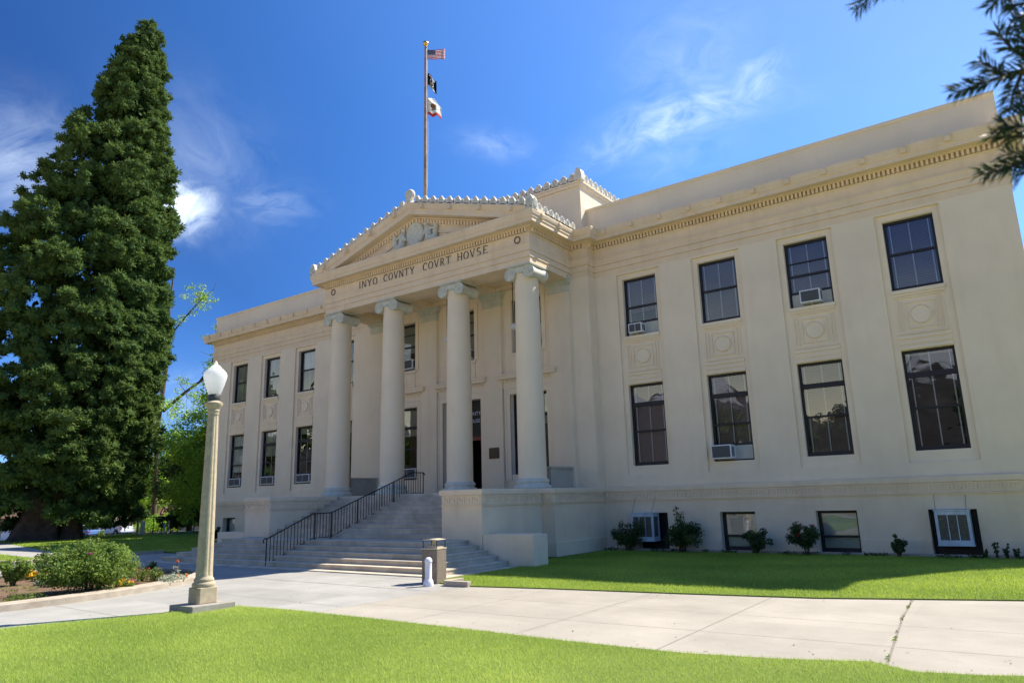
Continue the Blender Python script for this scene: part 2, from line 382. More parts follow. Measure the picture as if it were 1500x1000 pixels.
def clump_cloud(rng, centers, radii, per, size, up=0.3, jitter=0.8, aspect=0.55, squash=0.8, shell=0.45):
    V = []; T = []
    for c, r in zip(centers, radii):
        m_ = max(6, int(per*(r/np.mean(radii))**2))
        d = unit(rng.normal(0, 1, (m_, 3))); rad = r*(shell + (1-shell)*rng.random(m_)**0.5)
        off = d*rad[:, None]; off[:, 2] *= squash
        nr = d + np.array([0, 0, up])
        V.append(leaves(rng, c + off, nr, size, aspect, jitter))
        T.append(np.clip(rng.normal(0.5, 0.22) + rng.normal(0, 0.22, m_), 0, 1))
    return np.concatenate(V), np.concatenate(T)

# ------------------------------------------------------------ courthouse
CH = empty('courthouse', (0, 0, 0), 'long two storey cream stucco courthouse with columned portico and carved pediment', 'courthouse')

def wall(mb, x0, x1, z0, z1, y, holes):
    """front face at y (facing -y) with rectangular holes (x0,x1,z0,z1,depth) and their reveals"""
    xs = sorted({x0, x1, *[h[0] for h in holes], *[h[1] for h in holes]}); zs = sorted({z0, z1, *[h[2] for h in holes], *[h[3] for h in holes]})
    xs = [x for x in xs if x0 <= x <= x1]; zs = [z for z in zs if z0 <= z <= z1]
    for a, b in zip(xs, xs[1:]):
        for c, d in zip(zs, zs[1:]):
            mx_, mz_ = (a+b)/2, (c+d)/2
            if any(h[0] < mx_ < h[1] and h[2] < mz_ < h[3] for h in holes): continue
            mb.quad((a, y, c), (b, y, c), (b, y, d), (a, y, d))
    for a, b, c, d, dep in holes:
        e = y+dep
        mb.quad((a, y, c), (a, y, d), (a, e, d), (a, e, c)); mb.quad((b, y, c), (b, e, c), (b, e, d), (b, y, d))
        mb.quad((a, y, d), (b, y, d), (b, e, d), (a, e, d)); mb.quad((a, y, c), (a, e, c), (b, e, c), (b, y, c))

def sweep(mb, path, prof):
    """profile of (outward, z) carried along an xy path with mitred corners; outward is left of travel"""
    P_ = [Vector(p) for p in path]; k = len(prof); n = len(mb.v)
    for i, p in enumerate(P_):
        ns = []
        if i > 0: d = (p-P_[i-1]).normalized(); ns.append(Vector((-d.y, d.x)))
        if i < len(P_)-1: d = (P_[i+1]-p).normalized(); ns.append(Vector((-d.y, d.x)))
        if len(ns) == 2: mt_ = (ns[0]+ns[1]); mt_ = mt_/(1+ns[0].dot(ns[1]))
        else: mt_ = ns[0]
        for (o, z) in prof: mb.v.append((p.x+mt_.x*o, p.y+mt_.y*o, z))
    for i in range(len(P_)-1):
        for t in range(k):
            u = (t+1) % k; mb.f.append((n+i*k+t, n+i*k+u, n+(i+1)*k+u, n+(i+1)*k+t))
    mb.f.append(tuple(n+t for t in range(k))); mb.f.append(tuple(n+(len(P_)-1)*k+t for t in range(k))[::-1])

W = 19.25; BX = 6.18; EX = 5.42; EY = -3.21; CY = -0.5; BACK = 22.0
S, C0 = 2.9, 7.952
BAYS = [C0 + S*k for k in range(4)]
UP = (7.45, 9.62); LOW = (2.83, 5.68); HW = 0.66; HB = 0.846

for sg in (1, -1):
    f = MB(); bx = [sg*b for b in BAYS]
    xa, xb = (BX, W) if sg > 0 else (-W, -BX)
    wall(f, xa, xb, 2.0, 9.9, 0.0, [(b-HB, b+HB, 2.51, 9.81, 0.085) for b in bx])
    for b in bx:
        wall(f, b-HB, b+HB, 2.51, 9.81, 0.085, [(b-HW, b+HW, *UP, 0.26), (b-HW, b+HW, *LOW, 0.26)])
    f.build('wing_wall', M_ST, CH)
    g = MB()                                    # basement storey, a hand's breadth proud
    wall(g, xa*(0.99 if sg > 0 else 1), xb*(0.99 if sg < 0 else 1), -0.3, 1.99, -0.09, [(b-0.56, b+0.56, 0.03, 1.24, 0.42) for b in bx])
    lo = sorted(bx); edges = [xa] + [e for b in lo for e in (b-0.58, b+0.58)] + [xb]
    for a, b in zip(edges[::2], edges[1::2]): g.box(a, b, -0.125, -0.05, -0.3, 0.44)
    g.build('basement_wall', M_PD, CH)
    for b in bx:                                # spandrel panels between the two rows of windows
        sp = MB(); y = 0.085
        sp.box(b-HW-0.02, b+HW+0.02, y-0.075, y+0.05, 7.34, 7.448)
        sp.box(b-HW+0.01, b+HW-0.01, y-0.045, y+0.02, 7.27, 7.335)
        for a, c, z0, z1 in ((-HW, HW, 7.19, 7.22), (-HW, HW, 6.13, 6.16)): sp.box(b+a, b+c, y-0.038, y+0.02, z0, z1)
        for x0, x1 in ((-0.60, -0.57), (-0.50, -0.475), (0.57, 0.60), (0.475, 0.50)): sp.box(b+x0, b+x1, y-0.034, y+0.02, 6.22, 7.13)
        for x0, x1, z0, z1 in ((-0.38, -0.35, 6.28, 7.06), (0.35, 0.38, 6.28, 7.06), (-0.35, 0.35, 7.03, 7.06), (-0.35, 0.35, 6.28, 6.31)): sp.box(b+x0, b+x1, y-0.038, y+0.02, z0, z1)
        sp.lathe([(0.27, 0), (0.27, 0.05), (0.25, 0.065), (0.232, 0.035), (0.0, 0.05)], (b, y, 6.67), 28, M=Matrix.Rotation(math.pi/2, 3, 'X'))
        for z0, z1, d in ((6.00, 6.09, 0.045), (5.85, 5.94, 0.032), (5.70, 5.79, 0.050)): sp.box(b-HW, b+HW, y-d, y+0.02, z0, z1)
        sp.build('spandrel_panel', M_ST, CH, smooth=40)
    pp_ = MB()                                  # parapet with a small coping
    xa2, xb2 = (5.95, W) if sg > 0 else (-W, -5.95)
    pp_.box(xa2, xb2, 0.0, 0.35, 11.5, 12.62)
    pp_.prism([(-0.03, 12.62), (-0.055, 12.66), (-0.055, 12.73), (0.40, 12.76), (0.40, 12.62)], xa2-0.0, xb2+0.0, lambda u, v, t: (t, u, v))
    xs_ = W-0.35 if sg > 0 else -W
    pp_.box(xs_, xs_+0.35, 0.352, BACK-0.4, 11.5, 12.74)
    pp_.build('parapet', M_ST, CH)
# central block, sides, back, roof
f = MB()
LW = 0.86
wall(f, -BX, BX, 1.9, 10.6, CY, [(c-0.70, c+0.70, 7.42, 9.58, 0.28) for c in (-3.33, 0, 3.33)] + [(-3.33-LW, -3.33+LW, 2.72, 5.80, 0.30), (3.33-LW, 3.33+LW, 2.72, 5.80, 0.30), (-1.02, 1.02, 2.1, 5.80, 0.45)])
for sg in (1, -1):
    f.quad((sg*BX, CY, 1.9), (sg*BX, 0.0, 1.9), (sg*BX, 0.0, 10.6), (sg*BX, CY, 10.6))
f.build('portico_wall', M_ST, CH)
f = MB()
f.box(W-0.3, W, 0.004, BACK, -0.3, 11.49); f.box(-W, -W+0.3, 0.004, BACK, -0.3, 11.49); f.box(-W+0.31, W-0.31, BACK-0.3, BACK, -0.3, 12.6)
f.build('side_walls', M_ST, CH)
f = MB(); f.box(-W+0.05, W-0.05, 0.36, BACK-0.01, 11.3, 11.48); f.build('flat_roof', M_ASPH, CH)
f = MB(); f.box(-W+0.31, W-0.31, 2.2, 2.35, 0.0, 11.2); f.box(-W+0.31, W-0.31, 0.36, 2.2, 6.1, 6.5); f.box(-W+0.31, W-0.31, 0.5, 2.2, 1.6, 2.0)
for x in [sg*(C0+S*(k+0.5)) for sg in (1, -1) for k in range(-1, 4)] + [-1.6, 1.6]: f.box(x-0.1, x+0.1, 0.5, 2.2, 0, 11)
f.build('interior_rooms', M_DK, CH)

# entablature all round the front, with dentils and cornice
path = [(W, 2.2), (W, 0), (BX, 0), (BX, CY), (EX, CY), (EX, EY), (-EX, EY), (-EX, CY), (-BX, CY), (-BX, 0), (-W, 0), (-W, 2.2)]
prof = [(-0.25, 9.88), (0.006, 9.88), (0.006, 10.085), (-0.008, 10.088), (-0.008, 10.105), (0.035, 10.106), (0.035, 10.305), (0.02, 10.308), (0.02, 10.325), (0.064, 10.326), (0.064, 10.45), (0.075, 10.47), (0.085, 10.53), (0.105, 10.55), (0.105, 10.60),
        (0.02, 10.61), (0.02, 10.93), (0.05, 10.95), (0.07, 10.99), (0.02, 10.995), (0.02, 11.15), (0.12, 11.16), (0.16, 11.205), (0.42, 11.215), (0.425, 11.195), (0.44, 11.195), (0.44, 11.33), (0.465, 11.345), (0.47, 11.40),
        (0.50, 11.47), (0.52, 11.56), (0.52, 11.61), (-0.25, 11.62)]
f = MB(); sweep(f, path, prof); f.build('entablature', M_TR, CH)
def dentil_run(mb, p, q, o=0.025, z0=10.997, z1=11.152, wd=0.068, pitch=0.126, dep=0.125, skip=0.07):
    p, q = Vector(p), Vector(q); d = (q-p); ln = d.length; d.normalize(); nn = Vector((-d.y, d.x)); n = int((ln-2*skip)/pitch)
    for i in range(n+1):
        c = p + d*(skip + (ln-2*skip)*i/max(n, 1)); a = c + nn*(o-0.01); b = c + nn*(o+dep)
        x = sorted((a.x, b.x)) if abs(nn.x) > 0.5 else (c.x-wd/2, c.x+wd/2)
        y = sorted((a.y, b.y)) if abs(nn.y) > 0.5 else (c.y-wd/2, c.y+wd/2)
        mb.box(x[0], x[1], y[0], y[1], z0, z1)
for p, q in zip(path[:-1], path[1:]):
    if abs(Vector(p).y) > 5 or abs(Vector(q).y) > 5: continue
    f = MB(); dentil_run(f, p, q); f.build('dentil_course', M_TR, CH)
def bracket(mb, x, y, z, nx, ny):
    t = Vector((-ny, nx)); 
    def fn(u, v, tt): return (x + nx*u + t.x*tt, y + ny*u + t.y*tt, z+v)
    mb.prism([(-0.03, 0.02), (0.06, 0.0), (0.085, -0.07), (0.05, -0.20), (-0.03, -0.20)], -0.075, 0.075, fn)
for sg in (1, -1):                              # gutter brackets on the cornice face
    for k in range(12): f = MB(); bracket(f, sg*(6.95 + 1.105*k), -0.50, 11.575, 0, -1); f.build('gutter_bracket', M_TR, CH)
    for k in range(3): f = MB(); bracket(f, sg*(EX+0.50), -3.1 + 1.15*k, 11.575, sg, 0); f.build('gutter_bracket', M_TR, CH)

# meander band and water table
bpath_r = [(W, 3.0), (W, -0.09), (6.16, -0.09), (6.16, -3.35), (5.68, -3.35), (5.68, -6.47), (4.16, -6.47), (4.16, -3.40)]
for sg in (1, -1):
    f = MB(); g = MB(); h = MB()
    pth = bpath_r if sg > 0 else [(-x, y) for x, y in bpath_r[::-1]]
    sweep(f, pth, [(-0.05, 1.957), (0.048, 1.957), (0.052, 1.97), (0.052, 2.09), (0.04, 2.112), (-0.05, 2.118)])
    sweep(h, pth, [(-0.05, 1.645), (0.042, 1.645), (0.042, 1.672), (-0.05, 1.674)])
    for p, q in zip(pth[:-1], pth[1:]):
        p, q = Vector(p), Vector(q); d = (q-p).normalized(); nn = Vector((-d.y, d.x)); ln = (q-p).length
        if abs(p.x) > 18 and abs(q.x) > 18: continue
        un = 0.27; k = max(1, int((ln-0.1)/un)); un = (ln-0.1)/k
        for i in range(k):
            for (u0, u1, v0, v1) in ((0.0, 0.16, 0, 1), (0.16, 1.0, 0.84, 1), (0.68, 0.84, 0.30, 0.84), (0.36, 0.68, 0.30, 0.46), (0.36, 0.50, 0.46, 0.66), (0.16, 1.0, 0.0, 0.14)):
                a = p + d*(0.05 + (i+u0)*un); b = p + d*(0.05 + (i+u1)*un)
                a = a - nn*0.01; b = b + nn*0.026
                x = sorted((a.x, b.x)); y = sorted((a.y, b.y))
                g.box(x[0], x[1], y[0], y[1], 1.685+v0*0.255, 1.685+v1*0.255)
    f.build('water_table', M_PD, CH); h.build('string_moulding', M_PD, CH); g.build('meander_band', M_PD, CH)

# podium
f = MB()
f.box(-6.16, 6.16, -3.35, 0.2, -0.3, 2.097)
for sg in (1, -1):
    a, b = sorted((sg*4.16, sg*5.68)); f.box(a, b, -6.47, -3.351, -0.3, 2.1)
    a, b = sorted((sg*5.68, sg*5.73)); f.box(a, b, -5.80, -3.42, -0.3, 0.45)
    a, b = sorted((sg*5.69, sg*6.21)); f.box(a, b, -3.40, -3.351, -0.3, 0.45)
    a, b = sorted((sg*6.161, sg*6.21)); f.box(a, b, -3.35, -0.13, -0.3, 0.45)
f.build('podium', M_PD, CH, bevel=0.012)
for sg in (1, -1):
    f = MB(); a, b = sorted((sg*5.70, sg*7.42)); f.box(a, b, -6.467, -5.75, -0.3, 0.855)
    f.build('cheek_block', M_PD, CH, bevel=0.015)
for sg in (1, -1):
    f = MB(); a, b = sorted((sg*4.80, sg*5.25)); f.box(a, b, -2.10, -0.64, 2.1, 2.80)
    a, b = sorted((sg*4.76, sg*5.29)); f.box(a, b, -2.14, -0.636, 2.802, 2.87)
    f.build('porch_side_parapet', M_PPW, CH, bevel=0.008)

# portico ceiling and beams
f = MB()
f.box(-EX+0.26, EX-0.26, EY+0.255, -2.25, 9.885, 10.5); f.box(-EX+0.26, EX-0.26, -2.249, CY-0.001, 10.15, 10.5)
for sg in (1, -1):
    a, b = sorted((sg*4.5, sg*(EX-0.255))); f.box(a, b, -2.248, CY-0.002, 9.885, 10.148)
    for x in (1.72,): f.box(sg*x-0.36, sg*x+0.36, -2.2485, -0.66, 10.0, 10.149)
f.box(-4.49, 4.49, -0.80, CY-0.003, 10.02, 10.147)
f.build('portico_ceiling', M_TR, CH)

# antas with their caps
for x in (-4.90, -1.72, 1.72, 4.90):
    f = MB(); f.box(x-0.44, x+0.44, CY-0.13, CY+0.02, 2.099, 9.42); f.box(x-0.47, x+0.47, CY-0.16, CY+0.02, 2.102, 2.38)
    t = f.build('pilaster', M_ST, CH)
    f = MB(); f.box(x-0.455, x+0.455, CY-0.145, CY+0.02, 9.45, 9.72)
    for i, (z0, z1, o) in enumerate(((9.42, 9.449, 0.025), (9.721, 9.79, 0.05), (9.791, 9.87, 0.09), (9.871, 9.94, 0.13), (9.941, 10.015, 0.16))):
        f.box(x-0.44-o, x+0.44+o, CY-0.13-o, CY+0.02, z0, z1)
        if i > 0:
            for k in range(12):
                xx = x-0.40-o+(0.80+2*o)*k/11; f.ball((xx, CY-0.13-o, (z0+z1)/2), (0.026, 0.02, 0.036), 6, 4)
            for k in range(3):
                for s_ in (-1, 1): f.ball((x+s_*(0.44+o), CY-0.10+0.06*k, (z0+z1)/2), (0.02, 0.02, 0.036), 6, 4)
    f.build('capital', M_GR, t, smooth=40)

# columns: base, shaft, Ionic capital
def make_column(x, y):
    c = empty('column', (x, y, 2.1), parent=CH)
    f = MB(); f.lathe([(0.0, 0.0), (0.60, 0.0), (0.615, 0.03), (0.63, 0.08), (0.615, 0.13), (0.575, 0.16), (0.545, 0.165), (0.53, 0.20), (0.535, 0.225), (0.555, 0.235), (0.57, 0.27), (0.555, 0.31), (0.525, 0.325), (0.52, 0.345), (0.50, 0.36), (0.3, 0.36)], seg=48, caps=False)
    f.build('base', M_GR, c, smooth=35)
    f = MB(); sh = [(0.50, 0.36), (0.485, 0.40)] + [(0.482 - 0.066*(t**1.8), 0.42+6.98*t) for t in [i/16 for i in range(17)]] + [(0.43, 7.42), (0.43, 7.47), (0.2, 7.47)]
    f.lathe(sh, seg=48, caps=False); f.build('shaft', M_CO, c, smooth=35)
    k = MB(); z = 7.47
    k.lathe([(0.2, z-0.005), (0.42, z), (0.47, z+0.05), (0.47, z+0.13), (0.40, z+0.16), (0.2, z+0.16)], seg=40, caps=False)
    for i in range(28):
        a = 2*math.pi*i/28; k.ball((0.465*math.cos(a), 0.465*math.sin(a), z+0.07), (0.035, 0.035, 0.055), 6, 5)
    vr = 0.235; vx = 0.40; vz = z+0.02
    for sx in (-1, 1):
        # bolster: a waisted roll from front volute to back volute
        pr = []
        for i in range(25):
            t = i/24; yy = -0.47 + 0.94*t; w_ = abs(2*t-1)
            r_ = vr*(0.80+0.20*w_**2) - (0.014 if i % 2 else 0.0)
            if i in (0, 24): r_ = vr
            pr.append((r_, yy))
        k.lathe(pr, (sx*vx, 0, vz), 28, M=Matrix.Rotation(-math.pi/2, 3, 'X'))
        for sy in (-1, 1):     # spiral band and eye on each face
            pts = []
            for i in range(46):
                t = i/45; a = math.pi/2 - sx*(-1)*t*2*math.pi*2.1*(1) ; r_ = 0.215*(1-t)**0.9+0.035
                pts.append((sx*vx + r_*math.cos(a)*1.0, sy*0.478, vz + r_*math.sin(a)))
            k.tube(pts, 0.017, 5); k.ball((sx*vx, sy*0.475, vz), (0.05, 0.025, 0.05), 8, 6)
    for sy in (-1, 1):
        y0, y1 = sorted((sy*0.40, sy*0.468))
        # canalis: sagging band that joins the two volutes
        top = [(-vx+0.8*i/12*1.0*vx/0.4, z+0.245) for i in range(13)]; bot = [(-vx+2*vx*i/12, z+0.115-0.045*math.sin(math.pi*i/12)) for i in range(13)]
        k.prism(top + bot[::-1], y0, y1, lambda u, v, t: (u, t, v))
        k.tube([(u, sy*0.474, v) for u, v in bot], 0.014, 5); k.tube([(u*0.97, sy*0.474, z+0.225) for u, v in top], 0.014, 5)
    k.box(-0.50, 0.50, -0.50, 0.50, z+0.245, z+0.262); k.box(-0.53, 0.53, -0.53, 0.53, z+0.262, z+0.318)
    for i in range(15):
        t = -0.49+0.98*i/14
        for s_ in (-1, 1):
            k.ball((t, s_*0.53, z+0.275), (0.026, 0.02, 0.032), 6, 4); k.ball((s_*0.53, t, z+0.275), (0.02, 0.026, 0.032), 6, 4)
    k.build('capital', M_GR, c, smooth=40)
    return c
col0 = make_column(-4.92, -2.72)
for x in (-1.73, 1.73, 4.92):
    c = copy_tree(col0, CH); c.location = (x, -2.72, 2.1)

# pediment
AZ_, RX, RZ0 = 13.46, EX+0.50, 11.70          # apex height, half span, eave height of the raking top
SL = (AZ_-RZ0)/RX
TY = EY+0.02
PED = empty('pediment', parent=CH)
f = MB()
ti = [(-EX+0.2, 11.58), (EX-0.2, 11.58), (0, 11.58+(EX-0.2)*SL)]
f.prism(ti, TY, TY+0.4, lambda u, v, t: (u, t, v)); f.build('tympanum', M_ST, PED)
f = MB()
def rake(mb, prof, xa, xb, top=AZ_):
    """profile (outward, drop below the raking top line) carried up both slopes"""
    for sg in (1, -1):
        n = len(mb.v); k = len(prof)
        for x in (xa, xb):
            for (o, h) in prof: mb.v.append((sg*x, EY-o, top - x*SL - h))
        for t in range(k):
            u = (t+1) % k; q = (n+t, n+u, n+k+u, n+k+t); mb.f.append(q)
        mb.f.append(tuple(n+t for t in range(k)))
# sima, corona and bed mouldings; each stops where it meets the horizontal cornice
rake(f, [(-0.3, 0.0), (0.52, 0.0), (0.52, 0.05), (0.495, 0.12), (0.47, 0.185), (0.465, 0.20), (0.465, 0.24), (-0.3, 0.24)], RX-0.0, 0.0)
rake(f, [(-0.3, 0.24), (0.44, 0.24), (0.44, 0.47), (-0.3, 0.50)], (AZ_-0.24-11.60)/SL, 0.0)
rake(f, [(-0.3, 0.50), (0.16, 0.50), (0.10, 0.55), (0.06, 0.56), (0.06, 0.76), (0.03, 0.80), (-0.3, 0.80)], (AZ_-0.50-11.60)/SL, 0.0)
rake(f, [(-0.1, 0.80), (0.018, 0.80), (0.018, 1.02), (-0.1, 1.02)], (AZ_-0.80-11.60)/SL, 0.0)
rake(f, [(-0.1, 1.02), (0.055, 1.025), (0.05, 1.07), (-0.1, 1.08)], (AZ_-1.02-11.60)/SL, 0.0)
f.build('raking_cornice', M_TR, PED)
for sg in (1, -1):
    f = MB(); x = 0.06
    while x < (AZ_-0.72-11.62)/SL - 0.1:
        zt = AZ_ - x*SL - 0.575; zb = zt-0.16
        def fn(u, v, t, sg=sg): return (sg*u, t, v)
        f.prism([(x, zt), (x+0.085, zt-0.085*SL), (x+0.085, zb-0.085*SL), (x, zb)], EY-0.135, EY-0.04, fn); x += 0.155
    f.build('raking_dentils', M_TR, PED)
for sg in (1, -1):
    for k in range(4):
        f = MB(); x = 0.75+1.42*k; zt = AZ_-x*SL-0.02
        f.prism([(x-0.08, zt), (x+0.08, zt-0.16*SL), (x+0.06, zt-0.22), (x-0.06, zt-0.20)], EY-0.60, EY-0.46, lambda u, v, t, sg=sg: (sg*u, t, v))
        f.build('gutter_bracket', M_TR, PED)
# gable roof behind the pediment
f = MB()
for sg in (1, -1):
    f.quad((0, EY-0.45, AZ_-0.02), (0, CY, AZ_-0.02), (sg*RX, CY, RZ0-0.02), (sg*RX, EY-0.45, RZ0-0.02))
f.build('gable_roof', M_ASPH, PED)

# palmette cresting
def palmette(mb, p, ax, s=1.0):
    """upright fan-shaped leaf with ribs, standing at p, face turned across ax (unit xy vector along the run)"""
    ax = Vector((ax[0], ax[1], ax[2])).normalized(); nn = Vector((0, 0, 1)).cross(ax); nn.normalize(); upv = Vector((0, 0, 1))
    p = Vector(p)
    ol = [(-0.10, 0), (-0.13, 0.06), (-0.10, 0.10), (-0.125, 0.16), (-0.11, 0.23), (-0.06, 0.285), (0, 0.31), (0.06, 0.285), (0.11, 0.23), (0.125, 0.16), (0.10, 0.10), (0.13, 0.06), (0.10, 0)]
    mb.prism([(a*s, b*s) for a, b in ol], -0.05*s, 0.05*s, lambda u, v, t: tuple(p + ax*u + upv*v + nn*t))
    for sd in (-1, 1):
        for a, b, c, d in ((0, 0.06, 0, 0.29), (-0.03, 0.07, -0.075, 0.24), (0.03, 0.07, 0.075, 0.24)):
            mb.tube([tuple(p + ax*a*s + upv*b*s + nn*sd*0.05*s), tuple(p + ax*c*s + upv*d*s + nn*sd*0.05*s)], 0.018*s, 5)
    mb.ball(tuple(p + upv*0.27*s), 0.065*s, 8, 6)
def scroll(mb, p, ax, s=1.0):
    ax = Vector((ax[0], ax[1], ax[2])).normalized(); nn = Vector((0, 0, 1)).cross(ax).normalized(); p = Vector(p)
    for sd in (-1, 1):
        Mx = Matrix((ax, Vector((0, 0, 1)), nn)).transposed()
        mb.lathe([(0.085*s, -0.045*s), (0.085*s, 0.045*s)], tuple(p + ax*sd*0.06*s + Vector((0, 0, 0.08*s))), 10, M=Mx)
    mb.ball(tuple(p + Vector((0, 0, 0.17*s))), 0.05*s, 8, 5)
def crest_run(mb, p, q, pitch=0.44, s=1.0, start=0.5):
    p, q = Vector(p), Vector(q); d = q-p; n = max(1, round(d.length/pitch))
    for i in range(n):
        c = p + d*((i+start)/n); palmette(mb, c, d, s)
        if i < n-1 or start < 0.5: scroll(mb, p + d*((i+start+0.5)/n), d, s)
    mb.bar(p + Vector((0, 0, 0.02)), q + Vector((0, 0, 0.02)), 0.10*s, 0.06)
f = MB()
yc = EY-0.40
for sg in (1, -1): crest_run(f, (sg*0.22, yc, AZ_-0.22*SL), (sg*(RX-0.25), yc, AZ_-(RX-0.25)*SL), 0.44, 1.02)
for sg in (1, -1): crest_run(f, (sg*(RX-0.1), EY-0.1, RZ0-0.06), (sg*(RX-0.1), CY-0.15, RZ0-0.06), 0.36, 1.1)
f.build('palmette_cresting', M_CR, PED, smooth=40)
def acroterion(mb, p, s):
    mb.box(p[0]-0.10*s, p[0]+0.10*s, p[1]-0.12*s, p[1]+0.12*s, p[2]-0.05, p[2]+0.12*s)
    Mx = Matrix.Rotation(math.pi/2, 3, 'X')
    mb.lathe([(0.0, -0.08*s), (0.20*s, -0.08*s), (0.235*s, -0.03*s), (0.235*s, 0.03*s), (0.20*s, 0.08*s), (0.17*s, 0.05*s), (0, 0.06*s)], (p[0], p[1], p[2]+0.30*s), 24, M=Mx, caps=False)
f = MB(); acroterion(f, (0.0, yc, AZ_+0.02), 1.05); f.build('ridge_acroterion', M_CR, PED, smooth=40)
for sg in (1, -1):
    f = MB(); p = (sg*(RX-0.12), EY-0.36, RZ0-0.02)
    f.prism([(-0.15, -0.08), (0.15, -0.08), (0.17, 0.15), (0.14, 0.34), (0.05, 0.47), (-0.06, 0.47), (-0.13, 0.34), (-0.16, 0.15)], -0.16, 0.16, lambda u, v, t: (p[0]+u, p[1]+t, p[2]+v))
    for a in range(-2, 3):
        f.tube([(p[0]+a*0.03, p[1]-0.165, p[2]), (p[0]+a*0.06, p[1]-0.165, p[2]+0.36-abs(a)*0.04)], 0.022, 5)
        f.tube([(p[0]+sg*0.165, p[1]+a*0.03, p[2]), (p[0]+sg*0.165, p[1]+a*0.06, p[2]+0.36-abs(a)*0.04)], 0.022, 5)
    f.build('corner_acroterion', M_CR, PED, smooth=40, bevel=0.02)

# seal and seated figures in the tympanum
f = MB()
f.lathe([(0, 0.0), (0.50, 0.0), (0.50, 0.10), (0.46, 0.135), (0.43, 0.12), (0.39, 0.10), (0, 0.11)], (0.0, TY-0.03, 12.235), 40, M=Matrix.Diagonal((0.93, 1, 1)) @ Matrix.Rotation(math.pi/2, 3, 'X'), caps=False)
f.build('round_seal', M_GR, PED, smooth=35)
for sg in (1, -1):
    b = MB(); y = TY-0.10; B_ = lambda x, z, r, dy=0: b.ball((sg*x, y+dy, z), r, 14, 10)
    B_(0.60, 12.56, (0.085, 0.09, 0.105), -0.03)                                  # head
    b.tube([(sg*0.62, y, 12.48), (sg*0.66, y, 12.38), (sg*0.72, y, 12.1), (sg*0.76, y, 11.78)], [0.055, 0.13, 0.155, 0.19], 12)  # torso to seat
    b.tube([(sg*0.66, y-0.04, 12.38), (sg*0.55, y-0.06, 12.2), (sg*0.47, y-0.05, 12.05)], [0.065, 0.055, 0.045], 8)            # arm to the seal
    b.tube([(sg*0.74, y-0.02, 12.36), (sg*0.95, y-0.02, 12.26), (sg*1.12, y-0.02, 12.33)], [0.065, 0.055, 0.05], 8)            # outer arm
    b.tube([(sg*0.76, y, 11.82), (sg*1.02, y-0.05, 11.88), (sg*1.22, y-0.03, 11.72), (sg*1.40, y, 11.68)], [0.15, 0.12, 0.09, 0.05], 10)  # legs and drape
    b.tube([(sg*0.7, y, 11.70), (sg*1.0, y-0.02, 11.72), (sg*1.45, y, 11.66)], [0.14, 0.12, 0.06], 10)
    b.tube([(sg*1.05, y, 11.9), (sg*1.10, y-0.02, 12.2), (sg*1.14, y-0.02, 12.42)], [0.12, 0.10, 0.09], 8)
    o = b.build('carved_figure', M_GR, PED, smooth=60)
    rm = o.modifiers.new('remesh', 'REMESH'); rm.mode = 'VOXEL'; rm.voxel_size = 0.022; rm.use_smooth_shade = True
    sm = o.modifiers.new('smooth', 'SMOOTH'); sm.iterations = 3

# attic block behind the pediment
f = MB(); f.box(-6.0, 6.0, -0.44, 9.0, 11.3, 13.60); f.box(-6.07, 6.07, -0.51, 9.07, 13.601, 13.72)
f.box(-6.12, 6.12, -0.55, 9.1, 13.721, 13.80)
for x in (3.6, 4.2, 4.8, 5.4): f.box(x, x+0.16, -0.452, -0.4, 13.28, 13.6); f.box(-x-0.16, -x, -0.452, -0.4, 13.28, 13.6)
f.build('attic_block', M_ST, CH)
f = MB()
crest_run(f, (-5.9, -0.46, 13.80), (5.9, -0.46, 13.80), 0.40, 1.15)
for sg in (1, -1): crest_run(f, (sg*6.02, -0.2, 13.80), (sg*6.02, 8.9, 13.80), 0.40, 1.15)
for sg in (1, -1):
    p = (sg*6.02, -0.46, 13.80)
    f.prism([(-0.15, 0), (0.15, 0), (0.17, 0.18), (0.12, 0.40), (0, 0.52), (-0.12, 0.40), (-0.17, 0.18)], -0.14, 0.14, lambda u, v, t: (p[0]+u, p[1]+t, p[2]+v))
f.build('attic_cresting', M_CR, CH, smooth=40)

